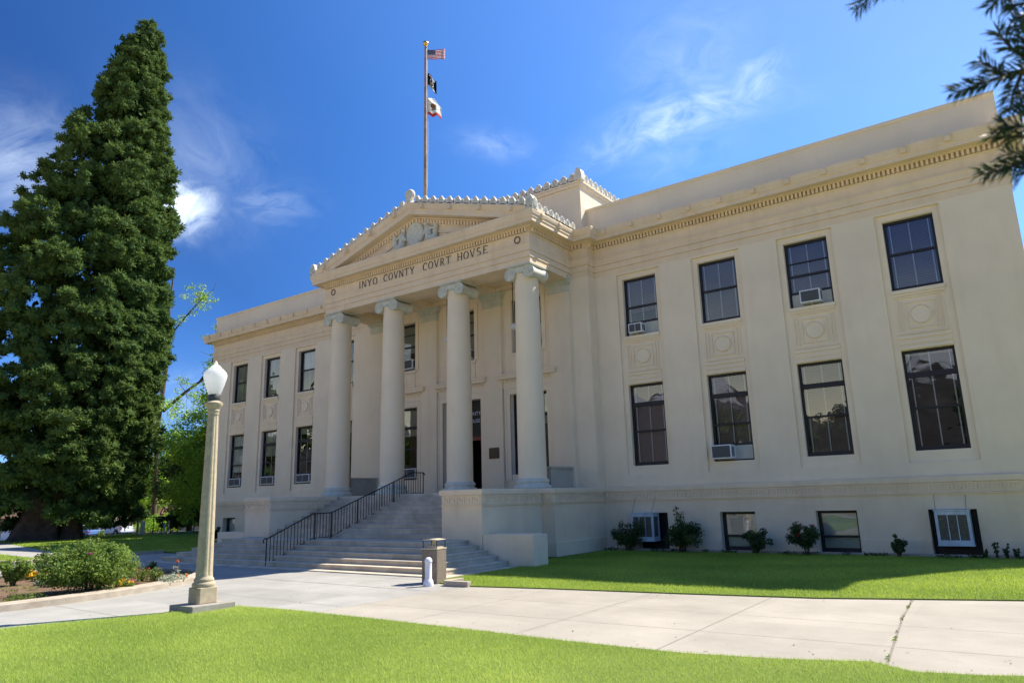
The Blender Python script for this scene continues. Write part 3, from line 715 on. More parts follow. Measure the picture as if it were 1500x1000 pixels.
# carved name on the frieze
def letter(mb, ch, x, z, h, y, wd):
    th, tn = 0.085*h, 0.048*h
    def st(p, q, t):
        a = Vector((p[0]*wd, p[1]*h)); b = Vector((q[0]*wd, q[1]*h)); d = (b-a).normalized(); n = Vector((-d.y, d.x))*t/2
        mb.prism([tuple(a+n), tuple(b+n), tuple(b-n), tuple(a-n)][::1], y-0.02, y+0.01, lambda u, v, tt: (x+u, tt, z+v))
    def serif(px, pz): st((px-0.13, pz), (px+0.13, pz), tn*0.7)
    def arc(cx, cz, rx, rz, a0, a1, t, n=20):
        for i in range(n):
            b0, b1 = R(a0+(a1-a0)*i/n), R(a0+(a1-a0)*(i+1)/n)
            ww = t*(0.6+0.5*abs(math.cos((b0+b1)/2)))
            st((cx+rx*math.cos(b0), cz+rz*math.sin(b0)), (cx+rx*math.cos(b1), cz+rz*math.sin(b1)), ww)
    if ch == 'I': st((0.5, 0), (0.5, 1), th); serif(0.5, 0.02); serif(0.5, 0.98)
    if ch == 'N': st((0.1, 0), (0.1, 1), tn); st((0.1, 1), (0.9, 0), th); st((0.9, 0), (0.9, 1), tn); serif(0.1, 0.02); serif(0.9, 0.98)
    if ch == 'Y': st((0.5, 0), (0.5, 0.45), th); st((0.5, 0.45), (0.06, 1), th); st((0.5, 0.45), (0.94, 1), tn); serif(0.5, 0.02); serif(0.1, 0.98); serif(0.9, 0.98)
    if ch == 'O': arc(0.5, 0.5, 0.45, 0.47, 0, 360, th, 28)
    if ch == 'C': arc(0.55, 0.5, 0.45, 0.47, 50, 310, th, 22); st((0.84, 0.72), (0.86, 0.95), tn)
    if ch == 'V': st((0.08, 1), (0.5, 0), th); st((0.5, 0), (0.92, 1), tn); serif(0.1, 0.98); serif(0.9, 0.98)
    if ch == 'T': st((0.5, 0), (0.5, 1), th); st((0.05, 0.97), (0.95, 0.97), tn); serif(0.5, 0.02); st((0.06, 0.84), (0.06, 1.0), tn*0.8); st((0.94, 0.84), (0.94, 1.0), tn*0.8)
    if ch == 'R': st((0.18, 0), (0.18, 1), th); arc(0.42, 0.74, 0.32, 0.24, -90, 90, th, 10); st((0.18, 0.98), (0.45, 0.98), tn); st((0.18, 0.5), (0.45, 0.5), tn); st((0.45, 0.5), (0.92, 0), th); serif(0.18, 0.02)
    if ch == 'H': st((0.12, 0), (0.12, 1), th); st((0.88, 0), (0.88, 1), th); st((0.12, 0.52), (0.88, 0.52), tn); [serif(a, b) for a in (0.12, 0.88) for b in (0.02, 0.98)]
    if ch == 'S': arc(0.5, 0.74, 0.30, 0.24, 40, 270, th, 12); arc(0.5, 0.26, 0.33, 0.25, -140, 90, th, 12)
    if ch == 'E': st((0.2, 0), (0.2, 1), th); st((0.2, 0.97), (0.85, 0.97), tn); st((0.2, 0.52), (0.7, 0.52), tn); st((0.2, 0.03), (0.88, 0.03), tn); st((0.85, 0.85), (0.85, 1.0), tn*0.8); st((0.88, 0.0), (0.88, 0.16), tn*0.8)
f = MB(); YF = EY-0.022
for word, xa, xb in (('INYO', -3.30, -2.20), ('COVNTY', -1.83, -0.10), ('COVRT', 0.36, 1.80), ('HOVSE', 2.14, 3.60)):
    ws = {'I': 0.45}; tot = sum(ws.get(c, 1.0) for c in word) + 0.30*(len(word)-1); u = (xb-xa)/tot; x = xa
    for c in word: letter(f, c, x, 10.625, 0.31, YF, u*ws.get(c, 1.0)); x += u*(ws.get(c, 1.0)+0.30)
for x in (-4.93, 4.93): f.lathe([(0.10, 0), (0.135, 0), (0.135, 0.025), (0.10, 0.025), (0.10, 0)], (x, YF+0.004, 10.80), 28, M=Matrix.Rotation(math.pi/2, 3, 'X'), caps=False)
f.build('frieze_lettering', M_LT, CH)

# ---- windows
def rect(mb, x0, x1, y0, y1, z0, z1): mb.box(x0, x1, y0, y1, z0, z1)
def window(xc, z0, z1, hw, y, bars, shade='blind', raised=0.0, drop=1.0, tapes=True):
    """bars: heights (z, half thickness) of horizontal rails; raised: height of the panel under a lifted sash"""
    f = MB(); fr = 0.07
    rect(f, xc-hw, xc-hw+fr, y, y+0.10, z0, z1); rect(f, xc+hw-fr, xc+hw, y, y+0.10, z0, z1)
    rect(f, xc-hw+fr, xc+hw-fr, y, y+0.10, z1-0.075, z1); rect(f, xc-hw+fr, xc+hw-fr, y-0.005, y+0.10, z0, z0+0.05)
    zb = z0+0.05+raised
    rect(f, xc-hw+fr, xc+hw-fr, y+0.012, y+0.085, zb, zb+0.075)
    for z, t in bars: rect(f, xc-hw+fr, xc+hw-fr, y+0.006, y+0.09, z-t, z+t)
    wdw = f.build('window', M_FR, CH, bevel=0.004)
    g = MB(); g.quad((xc-hw+0.05, y+0.05, zb), (xc+hw-0.05, y+0.05, zb), (xc+hw-0.05, y+0.05, z1-0.05), (xc-hw+0.05, y+0.05, z1-0.05)); g.build('pane', M_GL, wdw, recalc=False)
    if tapes:
        g = MB()
        for x in (-hw+fr+0.085, 0.0, hw-fr-0.085):
            zz = sorted([zb+0.075, z1-0.075] + [b[0] for b in bars]); 
            g.box(xc+x-0.016, xc+x+0.016, y+0.088, y+0.10, zb+0.07, z1-0.075)
        g.build('sash_muntins', M_WH, wdw)
    if raised:
        g = MB(); g.box(xc-hw+fr, xc+hw-fr, y+0.02, y+0.05, z0+0.05, zb-0.002); g.build('filler_panel', M_PAN, wdw)
    if shade == 'blind':
        g = MB(); zt = z1-0.08; zl = z1 - (z1-zb)*drop; n = int((zt-zl)/0.05)
        for i in range(n):
            z = zt-0.05*i; g.quad((xc-hw+fr+0.02, y+0.135, z-0.026), (xc+hw-fr-0.02, y+0.135, z-0.026), (xc+hw-fr-0.02, y+0.160, z+0.022), (xc-hw+fr+0.02, y+0.160, z+0.022))
        g.build('venetian_blind', M_BL, wdw)
    elif shade:
        g = MB(); zl = z1-(z1-zb)*drop; g.box(xc-hw+fr+0.01, xc+hw-fr-0.01, y+0.13, y+0.14, zl, z1-0.08); g.build('roller_shade', {'green': M_SH, 'pale': M_SHW}[shade], wdw)
    return wdw
YW = 0.23
up_bars = [(8.60, 0.035)]; low_bars = [(4.97, 0.075), (4.02, 0.03)]
window(BAYS[0], *UP, HW, YW, [(8.55, 0.035)], 'blind', 0.42, 0.78); window(BAYS[0], *LOW, HW, YW, low_bars)
window(BAYS[1], *UP, HW, YW, up_bars); window(BAYS[1], *LOW, HW, YW, low_bars, 'blind', 0.44)
window(BAYS[2], *UP, HW, YW, [(8.52, 0.035), (8.95, 0.015)], 'blind', 0.42); window(BAYS[2], *LOW, HW, YW, low_bars)
window(BAYS[3], *UP, HW, YW, up_bars); window(BAYS[3], *LOW, HW, YW, low_bars, 'green', 0, 0.05)
for i, b in enumerate(BAYS):
    window(-b, *UP, HW, YW, up_bars, [None, 'pale', 'green', 'green'][i], 0, [0.1, 0.5, 0.95, 0.95][i])
    window(-b, *LOW, HW, YW, low_bars, ['green', 'green', 'green', 'pale'][i], 0.40 if i else 0, [0.2, 0.15, 0.55, 0.85][i])
YB = 0.15
for i, b in enumerate(BAYS):
    for sg in (1, -1):
        if sg > 0 and i in (0, 3):
            g = MB(); g.box(b-0.56, b+0.56, 0.22, 0.30, 0.03, 1.24); g.build('basement_opening', M_FR, CH); continue
        window(sg*b, 0.05, 1.235, 0.555, YB, [(0.50, 0.03)], 'pale', 0, 1.0, tapes=False)
YP = CY+0.20
for x in (-3.33, 0, 3.33): window(x, 7.42, 9.58, 0.70, YP, [(8.55, 0.03), (9.1, 0.012)], 'green', 0.40 if x else 0.36, 0.75 if x < 0 else 0.97, tapes=False)
window(-3.33, 2.72, 5.80, LW, YP+0.02, [(4.95, 0.06), (4.05, 0.03)], 'green', 0.36, 0.45, tapes=False); window(3.33, 2.72, 5.80, LW, YP+0.02, [(4.95, 0.06), (4.05, 0.03)], 'green', 0, 0.4, tapes=False)
# window surrounds and hoods of the portico wall
for x in (-3.33, 0, 3.33):
    f = MB(); hw2 = 1.02 if x == 0 else LW; z0 = 2.1 if x == 0 else 2.5
    for s_ in (-1, 1):
        a, b = sorted((x+s_*hw2, x+s_*(hw2+0.24))); f.box(a, b, CY-0.045, CY+0.02, z0, 6.04)
        a, b = sorted((x+s_*(hw2+0.17), x+s_*(hw2+0.241))); f.box(a, b, CY-0.07, CY+0.02, z0+0.002, 6.041)
    f.box(x-hw2, x+hw2, CY-0.045, CY+0.02, 5.80, 6.038)
    hx = 1.36
    f.box(x-hx+0.12, x+hx-0.12, CY-0.05, CY+0.02, 6.045, 6.28)
    f.box(x-hx+0.08, x+hx-0.08, CY-0.10, CY+0.02, 6.281, 6.32)
    for k in range(26):
        xx = x-hx+0.12+(2*hx-0.24-0.05)*k/25; f.box(xx, xx+0.055, CY-0.155, CY-0.04, 6.322, 6.40)
    f.box(x-hx+0.07, x+hx-0.07, CY-0.11, CY+0.02, 6.3215, 6.405); f.box(x-hx, x+hx, CY-0.24, CY+0.02, 6.406, 6.52); f.box(x-hx-0.03, x+hx+0.03, CY-0.27, CY+0.02, 6.521, 6.60)
    f.box(x-0.78, x+0.78, CY-0.07, CY+0.25, 7.30, 7.418); f.box(x-0.74, x+0.74, CY-0.035, CY+0.02, 6.601, 7.29)
    for s_ in (-1, 1):
        a, b = sorted((x+s_*0.72, x+s_*0.90)); f.box(a, b, CY-0.03, CY+0.02, 7.42, 9.78)
    f.box(x-0.72, x+0.72, CY-0.03, CY+0.02, 9.58, 9.779)
    f.lathe([(0.25, 0), (0.25, 0.02), (0.22, 0.03), (0, 0.028)], (x, CY-0.035, 6.93), 26, M=Matrix.Rotation(math.pi/2, 3, 'X'))
    f.build('opening_surround', M_ST, CH, smooth=40)
# entrance
y = CY+0.32
f = MB(); f.box(-1.02, -0.94, y, y+0.1, 2.1, 5.8); f.box(0.94, 1.02, y, y+0.1, 2.1, 5.8); f.box(-0.94, 0.94, y, y+0.1, 5.70, 5.8); f.box(-0.94, 0.94, y-0.02, y+0.1, 4.34, 4.42)
door = f.build('entrance_doorway', M_FR, CH)
f = MB(); f.box(-0.94, 0.94, y+0.03, y+0.05, 4.42, 5.70); f.build('transom_board', mat('black_board', (0.015, 0.015, 0.016), 0.3, 0.05, 3), door)
f = MB(); f.box(-0.94, 0.94, y+0.02, y+0.07, 4.18, 4.338); f.build('door_head', M_RED, door)
f = MB(); f.box(-0.94, -0.88, y+0.02, y+0.07, 2.12, 4.178); f.box(0.80, 0.94, y+0.02, y+0.07, 2.12, 2.5); f.box(-0.88, -0.05, y+0.03, y+0.06, 2.12, 2.4); f.box(-0.04, 0.04, y+0.02, y+0.065, 2.12, 4.178); f.build('door_leaf', M_RED, door)
f = MB(); f.quad((-0.9, y+0.045, 2.1), (0.0, y+0.045, 2.1), (0.0, y+0.045, 4.18), (-0.9, y+0.045, 4.18)); f.build('door_glass', M_GL, door, recalc=False)
def text_mesh(s, size, loc, rot, mt, name, parent, ext=0.004, align='CENTER', bold=0.0):
    c = bpy.data.curves.new(name, 'FONT'); c.body = s; c.size = size; c.extrude = ext; c.align_x = align; c.offset = bold
    o = bpy.data.objects.new(name, c); COL.objects.link(o); dg = bpy.context.evaluated_depsgraph_get()
    me = bpy.data.meshes.new_from_object(o.evaluated_get(dg)); bpy.data.objects.remove(o)
    me.materials.clear(); me.materials.append(mt); q = bpy.data.objects.new(name, me); COL.objects.link(q); q.location = loc; q.rotation_euler = rot
    if parent: q.parent = parent
    return q
text_mesh('INYO COUNTY', 0.21, (-0.02, y+0.026, 5.20), (R(90), 0, 0), M_WH, 'transom_lettering', door)
text_mesh('COURTHOUSE', 0.21, (-0.02, y+0.026, 4.90), (R(90), 0, 0), M_WH, 'transom_lettering', door)

# ------------------------------------------------------------ ground, paving, lawns
def gz(x):
    t = min(1, max(0, (-36-x)/34.0)); return -1.4*t*t*(3-2*t)
f = MB(); xs = [-900, -400, -200, -120, -90] + [-72+2*i for i in range(20)] + [-20, 0, 30, 80, 300, 900]
for a, b in zip(xs, xs[1:]): f.quad((a, -900, gz(a)-0.07), (b, -900, gz(b)-0.07), (b, 900, gz(b)-0.07), (a, 900, gz(a)-0.07))
tag(f.build('ground', M_GRD), kind='structure')
def slab(name, poly, z0, z1, mt, kind='structure', bevel=0.0):
    f = MB(); f.prism(poly, z0, z1, lambda u, v, t: (u, v, t)); o = f.build(name, mt, bevel=bevel); tag(o, kind=kind); return o
slab('plaza_pavement', [(-11.2, -40), (8.3, -40), (8.3, -6.0), (-11.2, -6.0)], -0.06, 0.0, M_PAVE)
slab('front_walk', [(8.3, -16), (45, -16), (45, -4), (8.3, -8)], -0.06, 0.004, M_PAVE2)
f = MB()
def strip(mb, p, q, wd, z):
    p, q = Vector(p), Vector(q); d = (q-p).normalized(); n = Vector((-d.y, d.x))*wd/2
    mb.quad((p.x+n.x, p.y+n.y, z), (p.x-n.x, p.y-n.y, z), (q.x-n.x, q.y-n.y, z), (q.x+n.x, q.y+n.y, z))
for y in (-11.75, -13.25): strip(f, (8.3, y), (45, y+0.03*36), 0.008, 0.008)
strip(f, (8.3, -14.6), (8.3, -10.4), 0.008, 0.008)
for x in (10.4, 12.5, 14.6, 18.9, 21): strip(f, (x, -14.6), (x-0.1, -8.6), 0.007, 0.0085)
for y in (-18.7, -16.22, -13.6, -11.3): strip(f, (1.0, y+0.1), (8.2, y-0.1), 0.010, 0.004)
for x in (-7.5, -4, -0.5, 3.0, 5.6): strip(f, (x, -11.3), (x, -9.5), 0.012, 0.0045)
strip(f, (-11.1, -11.2), (8.2, -11.35), 0.014, 0.005)
tag(f.build('pavement_joints', M_JO), kind='structure')
# wide weedy joint
f = MB(); strip(f, (16.60, -8.6), (16.72, -10.8), 0.03, 0.0095); strip(f, (16.72, -10.8), (16.99, -14.0), 0.03, 0.0095)
tag(f.build('pavement_crack', M_JO), kind='structure')

LAWN_F = [(5.0, -30), (5.0, -18.1), (5.30, -17.3), (5.61, -16.6), (5.95, -15.9), (6.05, -15.5), (6.18, -14.9), (6.45, -14.62), (7.65, -14.47), (9.8, -14.46), (11.93, -14.5), (13.5, -14.55), (14.98, -14.52), (16.0, -14.3), (16.85, -13.98), (17.05, -14.12), (17.27, -14.25), (17.8, -14.12), (18.16, -13.95), (19.5, -13.85), (40, -13.4), (40, -30)]
LAWN_R = [(7.05, -9.45), (7.45, -10.25), (8.35, -10.50), (10.3, -10.12), (12.8, -9.78), (15.2, -9.38), (18.1, -8.35), (24, -6.7), (45, -3), (45, 4), (19.4, 4), (19.4, -0.35), (6.25, -0.35), (6.25, -3.4), (5.75, -3.45), (5.75, -5.74), (7.44, -5.74), (7.44, -6.48), (7.02, -6.5)]
LAWN_L = [(-11.25, -6.5), (-11.25, -11.9), (-13, -12.6), (-35, -16), (-60, -20), (-60, -6), (-36, -5), (-35.9, 40), (-19.4, 40), (-19.4, -0.35), (-6.3, -0.35), (-6.3, -5.74), (-7.45, -5.74), (-7.6, -6.5)]
slab('front_lawn', LAWN_F, -0.06, 0.022, M_LAWN); slab('side_lawn', LAWN_R, -0.06, 0.026, M_LAWN)
slab('west_lawn', LAWN_L, -0.06, 0.06, M_LAWN)
WPATH = [(-13.2, -10.55), (-13.0, -9.3), (-24, -6.9), (-44, -2.6), (-44, -5.6), (-30, -8.3), (-20, -9.9)]
slab('west_path', WPATH, 0.0, 0.066, M_PAVE)
f = MB()
for a, b in (((-11.25, -6.45), (-11.25, -11.85)), ((-11.25, -11.85), (-30, -15.3))): f.bar((a[0], a[1], 0.03), (b[0], b[1], 0.03), 0.15, 0.17)
tag(f.build('lawn_kerb', M_KB, bevel=0.01), 'low concrete kerb between the shaded left lawn and the plaza', 'kerb')
f = MB(); f.prism([(7.80, -9.95), (7.74, -10.3), (7.78, -10.52), (7.95, -10.60), (8.50, -10.56), (8.50, -10.42), (8.0, -10.45), (7.92, -10.40), (7.90, -9.95)], -0.06, 0.115, lambda u, v, t: (u, v, t))
tag(f.build('kerb_stub', M_KB, bevel=0.012), 'short curved kerb end beside the litter bin', 'kerb')
slab('road', [(-62, -60), (-62, 90), (-110, 90), (-110, -60)], -1.5, -1.39, M_ASPH)

slab('street_pavement', [(-60, -34), (90, -34), (90, -30), (-60, -30)], -0.06, 0.05, M_PAVE)
slab('street', [(-60, -48), (90, -48), (90, -34.2), (-60, -34.2)], -0.2, -0.05, mat('worn_asphalt', (0.24, 0.23, 0.21), 0.9, 0.12, 2, coords='P'))
def in_poly(P_, poly):
    x, y = P_[:, 0], P_[:, 1]; c = np.zeros(len(x), bool); n = len(poly); j = n-1
    for i in range(n):
        xi, yi = poly[i]; xj, yj = poly[j]
        t = ((yi > y) != (yj > y)) & (x < (xj-xi)*(y-yi)/((yj-yi) or 1e-9) + xi); c ^= t; j = i
    return c
def grass(name, poly, box, n, h, wd, z, seed, clump=1.0):
    g = np.random.default_rng(seed)
    p = np.stack([g.uniform(box[0], box[1], n), g.uniform(box[2], box[3], n)], 1); p = p[in_poly(p, poly)]
    if 'west' in name: p = p[~in_poly(p, WPATH)]
    m_ = len(p); a = g.uniform(0, 2*np.pi, m_)
    pat = 0.5 + 0.5*np.sin(p[:, 0]*1.7+np.sin(p[:, 1]*2.3)*1.5)*np.sin(p[:, 1]*1.3+np.sin(p[:, 0]*1.9))
    hh = h*g.uniform(0.5, 1.25, m_)*(0.85+0.3*pat)
    ww = wd*g.uniform(0.7, 1.3, m_); lean = g.normal(0, 0.45, (m_, 2))*hh[:, None]
    dx, dy = np.cos(a)*ww/2, np.sin(a)*ww/2; zz = np.full(m_, z)
    A = np.stack([p[:, 0]-dx, p[:, 1]-dy, zz], 1); B = np.stack([p[:, 0]+dx, p[:, 1]+dy, zz], 1)
    Cc = np.stack([p[:, 0]+lean[:, 0], p[:, 1]+lean[:, 1], zz+hh], 1)
    pat2 = np.sin(p[:, 0]*0.9+2*np.sin(p[:, 1]*0.7))*np.sin(p[:, 1]*1.1+1.5*np.sin(p[:, 0]*0.6)); t = np.clip(0.32 + 0.22*pat + 0.24*pat2 + g.normal(0.06, 0.22, m_), 0, 1)
    o = np_mesh(name, np.stack([A, B, Cc], 1), 3, L_GRASS if 'front' in name else L_GRASS2, tint=t); tag(o, kind='stuff'); return o
grass('front_lawn_grass', LAWN_F, (4.8, 14, -20.5, -14.4), 330000, 0.036, 0.0042, 0.02, 1)
grass('front_lawn_grass', LAWN_F, (14, 20.5, -20.5, -13.8), 230000, 0.034, 0.0040, 0.02, 2)
grass('side_lawn_grass', LAWN_R, (6.5, 22, -10.6, -0.3), 300000, 0.045, 0.008, 0.024, 3)
grass('west_lawn_grass', LAWN_L, (-36, -7, -14, 4), 90000, 0.07, 0.03, 0.055, 4)
g_ = np.random.default_rng(9)
def weed_strip(p, q, n, seed):
    g = np.random.default_rng(seed); t = g.uniform(0, 1, n); keep = np.sin(t*37)+np.sin(t*13+1) + g.normal(0, 0.5, n) > 0.8; t = t[keep]
    P_ = np.array(p)[None]*(1-t[:, None]) + np.array(q)[None]*t[:, None] + g.normal(0, 0.012, (len(t), 2))
    pts = np.concatenate([P_, np.full((len(t), 1), 0.025)], 1); return leaves(g, pts, np.tile([0, 0, 1.0], (len(t), 1)), 0.05, 0.3, 0.9)
v = np.concatenate([weed_strip((16.60, -8.6), (16.72, -10.8), 170, 3), weed_strip((16.72, -10.8), (16.99, -14.0), 200, 4)])
tag(np_mesh('crack_weeds', v, 4, L_COVER, tint=np.random.default_rng(1).random(len(v))), kind='stuff')

g = np.random.default_rng(12); lt = np.stack([g.uniform(-6, 19, 900), g.uniform(-17.5, -9.3, 900), np.full(900, 0.012)], 1)
ed = np.array(LAWN_F[2:20]+LAWN_R[:9]); dm = np.min(np.linalg.norm(lt[:, None, :2]-ed[None], axis=2), axis=1)
lt = lt[(~in_poly(lt[:, :2], LAWN_F)) & (~in_poly(lt[:, :2], LAWN_R)) & ((dm < 0.9) | (g.random(900) < 0.10))]
tag(np_mesh('leaf_litter', leaves(g, lt, np.tile([0, 0, 1.0], (len(lt), 1)), 0.035, 0.5, 0.25), 4, leafmat('dry_leaf_litter', (0.22, 0.17, 0.06), (0.10, 0.07, 0.03), 0.1), tint=g.random(len(lt))), kind='stuff')
# ------------------------------------------------------------ front steps
ST = empty('front_steps', (0, 0, 0), 'broad grey concrete front steps rising in two flights to the columns', 'steps')
f = MB()
zs = [0.03, 0.16, 0.293, 0.427, 0.56, 0.693]
fr = [-9.46, -9.10, -8.75, -8.40, -8.05, -7.70]
hw = [6.95, 6.60, 6.24, 5.90, 5.55, 5.20]
for i in range(6):
    z0 = -0.1 if i == 0 else zs[i-1]+0.0005
    f.box(-hw[i]+0.02, hw[i]-0.02, fr[i]+0.02, -6.475, z0, zs[i]-0.035)
    f.box(-hw[i], hw[i], fr[i], -6.474, zs[i]-0.0345, zs[i])
f.build('lower_flight', M_STEP, ST, bevel=0.008)
f = MB()
for j in range(1, 11):
    z1 = 0.693+0.1404*j; y0 = -6.50+0.3555*(j-1); y1 = -3.352
    f.box(-4.15, 4.15, y0+0.022, y1, z1-0.1399, z1-0.035); f.box(-4.155, 4.155, y0, y1 if j == 10 else y0+0.42, z1-0.0345, z1)
f.box(-4.15, 4.15, -6.473, -3.36, 0.0, 0.69)
f.build('upper_flight', M_STEP, ST, bevel=0.008)

# handrail
HR = empty('handrail', (-0.6, -9.08, 0), 'black iron handrail with many slim balusters climbing the front steps', 'handrail')
hx = 0.0
prof_top = [(0.0, 0.82), (1.72, 1.515), (2.46, 1.525), (5.30, 2.53), (6.30, 2.90), (6.92, 2.90)]
prof_bot = [(0.0, 0.06), (1.72, 0.74), (2.46, 0.75), (5.30, 1.76), (6.30, 2.13), (6.92, 2.135)]
def ip(pr, u):
    for (a, b), (c, d) in zip(pr, pr[1:]):
        if a <= u <= c: return b+(d-b)*(u-a)/(c-a)
    return pr[-1][1]
f = MB(); f.tube([(hx, -0.10, 0.70), (hx, -0.13, 0.78), (hx, -0.07, 0.83)] + [(hx, u, z) for u, z in prof_top[0:]] + [(hx, 7.0, 2.86), (hx, 6.98, 2.80)], 0.021, 8); f.build('top_rail', M_IR, HR, smooth=60)
f = MB(); f.tube([(hx, u, z) for u, z in prof_bot], 0.013, 6); f.build('bottom_rail', M_IR, HR, smooth=60)
for u, zb in ((0.0, 0.0), (1.80, 0.693), (2.46, 0.693), (3.6, 1.11), (4.75, 1.52), (5.32, 1.82), (6.92, 2.1)):
    f = MB(); f.box(hx-0.014, hx+0.014, u-0.014, u+0.014, zb, ip(prof_top, u)); f.box(hx-0.04, hx+0.04, u-0.04, u+0.04, zb, zb+0.012); f.build('post', M_IR, HR)
bal = None
u = 0.13
while u < 6.86:
    f = MB(); f.box(hx-0.0085, hx+0.0085, u-0.0085, u+0.0085, ip(prof_bot, u), ip(prof_top, u)); f.build('baluster', M_IR, HR); u += 0.125

# ------------------------------------------------------------ street lamp
LP = empty('street_lamp', (6.15, -15.15, 0), 'fluted concrete street lamp post with a white acorn globe on the lawn edge', 'street lamp', rz=R(-3)); LP.rotation_euler = (0, R(-1.2), R(-3))
f = MB(); f.box(-0.41, 0.41, -0.40, 0.40, -0.05, 0.125); f.build('base_slab', M_SLAB, LP, bevel=0.012)
f = MB(); f.prism([(-0.19+0.03, -0.19), (0.19-0.03, -0.19), (0.19, -0.16), (0.19, 0.16), (0.16, 0.19), (-0.16, 0.19), (-0.19, 0.16), (-0.19, -0.16)], 0.125, 0.40, lambda u, v, t: (u, v, t)); f.build('pedestal', M_LAMP, LP, bevel=0.012)
f = MB(); f.lathe([(0.0, 0.40), (0.185, 0.40), (0.20, 0.43), (0.195, 0.47), (0.165, 0.49), (0.175, 0.515), (0.17, 0.54), (0.15, 0.56), (0.14, 0.60), (0, 0.60)], seg=32, caps=False); f.build('moulded_foot', M_LAMP, LP, smooth=50)
def flut(a, z): return 1 - 0.085*max(0, math.cos(8*a))**0.8
f = MB(); f.lathe([(0.142, 0.56), (0.145, 0.62)] + [(0.142-0.044*t**1.15, 0.64+2.86*t) for t in [i/14 for i in range(15)]] + [(0.10, 3.53)], seg=96, flute=flut); f.build('shaft', M_LAMP, LP, smooth=55)
f = MB(); f.lathe([(0.0, 3.50), (0.105, 3.50), (0.105, 3.56), (0.115, 3.575), (0.105, 3.60), (0.14, 3.66), (0.165, 3.70), (0.165, 3.725), (0.13, 3.745), (0.095, 3.77), (0, 3.77)], seg=32, caps=False); f.build('capital', M_LAMP, LP, smooth=50)
f = MB(); f.lathe([(0.0, 3.765), (0.105, 3.765), (0.10, 3.80), (0.11, 3.805), (0.115, 3.865), (0.10, 3.885), (0.09, 3.91), (0, 3.91)], seg=28, caps=False); f.build('collar', mat('verdigris_metal', (0.07, 0.08, 0.07), 0.5, 0.2, 20), LP, smooth=50)
f = MB(); f.lathe([(0.0, 3.89), (0.105, 3.89), (0.135, 3.96), (0.175, 4.08), (0.205, 4.19), (0.218, 4.26), (0.205, 4.31), (0.165, 4.36), (0.115, 4.41), (0.075, 4.455), (0.04, 4.475), (0.03, 4.51), (0.012, 4.545), (0.0, 4.55)], seg=40, caps=False); f.build('globe', M_GLOBE, LP, smooth=60)

# ------------------------------------------------------------ litter bin and bollard-like ash post
BN = empty('litter_bin', tuple(ground_at(636, 853)), 'square pebble aggregate litter bin with tan raised lid', 'litter bin', rz=R(10))
f = MB(); f.box(-0.205, 0.205, -0.205, 0.205, 0.0, 0.735); f.build('body', M_AGG, BN, bevel=0.02)
f = MB(); f.box(-0.211, 0.211, -0.211, 0.211, 0.736, 0.762); f.box(-0.16, 0.16, -0.16, 0.16, 0.763, 0.785); f.build('rim', M_TAN, BN)
f = MB()
f.prism([(-0.20, 0.935), (0.20, 0.935), (0.20, 0.945), (0.0, 0.965), (-0.20, 0.945)], -0.20, 0.20, lambda u, v, t: (u, t, v)); f.prism([(-0.02, 0.785), (0.02, 0.785), (0.05, 0.935), (-0.05, 0.935)], -0.02, 0.02, lambda u, v, t: (u, t, v)); f.build('lid', M_TAN, BN, bevel=0.006)
for x in (-0.18, 0.18):
    for y in (-0.18, 0.18): f = MB(); f.box(x-0.007, x+0.007, y-0.007, y+0.007, 0.76, 0.936); f.build('lid_post', M_IR, BN)
f = MB(); f.lathe([(0, 0), (0.135, 0), (0.14, 0.05), (0.125, 0.11), (0.10, 0.145), (0.092, 0.155), (0.092, 0.50), (0.10, 0.505), (0.10, 0.545), (0.085, 0.57), (0.05, 0.60), (0, 0.605)], seg=32, caps=False)
AP = empty('ash_receptacle', tuple(ground_at(627.5, 858)), 'white plastic cigarette post with bulbous foot in front of the litter bin', 'ash bin')
f.v = [(a*0.82, b*0.82, c) for a, b, c in f.v]; f.build('ash_post_body', M_PLW, AP, smooth=40); f = MB(); f.lathe([(0.076, 0.508), (0.086, 0.51), (0.086, 0.52), (0.076, 0.522)], seg=32); f.build('cap_seam', M_PLW, AP, smooth=40)

# ------------------------------------------------------------ flagpole and flags
FP = empty('flagpole', (0.02, -2.73, 13.2), 'tall weathered flagpole with gilt ball rising behind the pediment ridge', 'flagpole')
f = MB(); f.lathe([(0.085, -1.3), (0.075, 1.0), (0.05, 7.85), (0, 7.86)], seg=16); f.build('pole', M_POLE, FP, smooth=50)
f = MB(); f.ball((0, 0, 7.98), 0.125, 18, 12); f.build('finial_ball', M_GOLD, FP, smooth=180)
f = MB(); f.tube([(0.11, -0.02, 7.75), (0.15, -0.02, 5.2), (0.16, -0.02, 3.2), (0.13, -0.02, 1.2)], 0.010, 5); f.build('halyard', M_WH, FP)
f = MB(); f.tube([(0.0, 0, 7.74), (0.11, -0.02, 7.75)], 0.02, 6); f.build('truck_pulley', M_IR, FP)
def flagmat(name, kind):
    M = bpy.data.materials.new(name); M.use_nodes = True; t = M.node_tree; b = t.nodes['Principled BSDF']; o = t.nodes['Material Output']
    b.inputs['Roughness'].default_value = 0.8
    a = t.nodes.new('ShaderNodeAttribute'); a.attribute_name = 'cloth'; a.attribute_type = 'GEOMETRY'
    t.links.new(a.outputs['Color'], b.inputs['Base Color'])
    tr = t.nodes.new('ShaderNodeBsdfTranslucent'); t.links.new(a.outputs['Color'], tr.inputs[0])
    ms = t.nodes.new('ShaderNodeMixShader'); ms.inputs[0].default_value = 0.4
    t.links.new(b.outputs[0], ms.inputs[1]); t.links.new(tr.outputs[0], ms.inputs[2]); t.links.new(ms.outputs[0], o.inputs[0]); return M
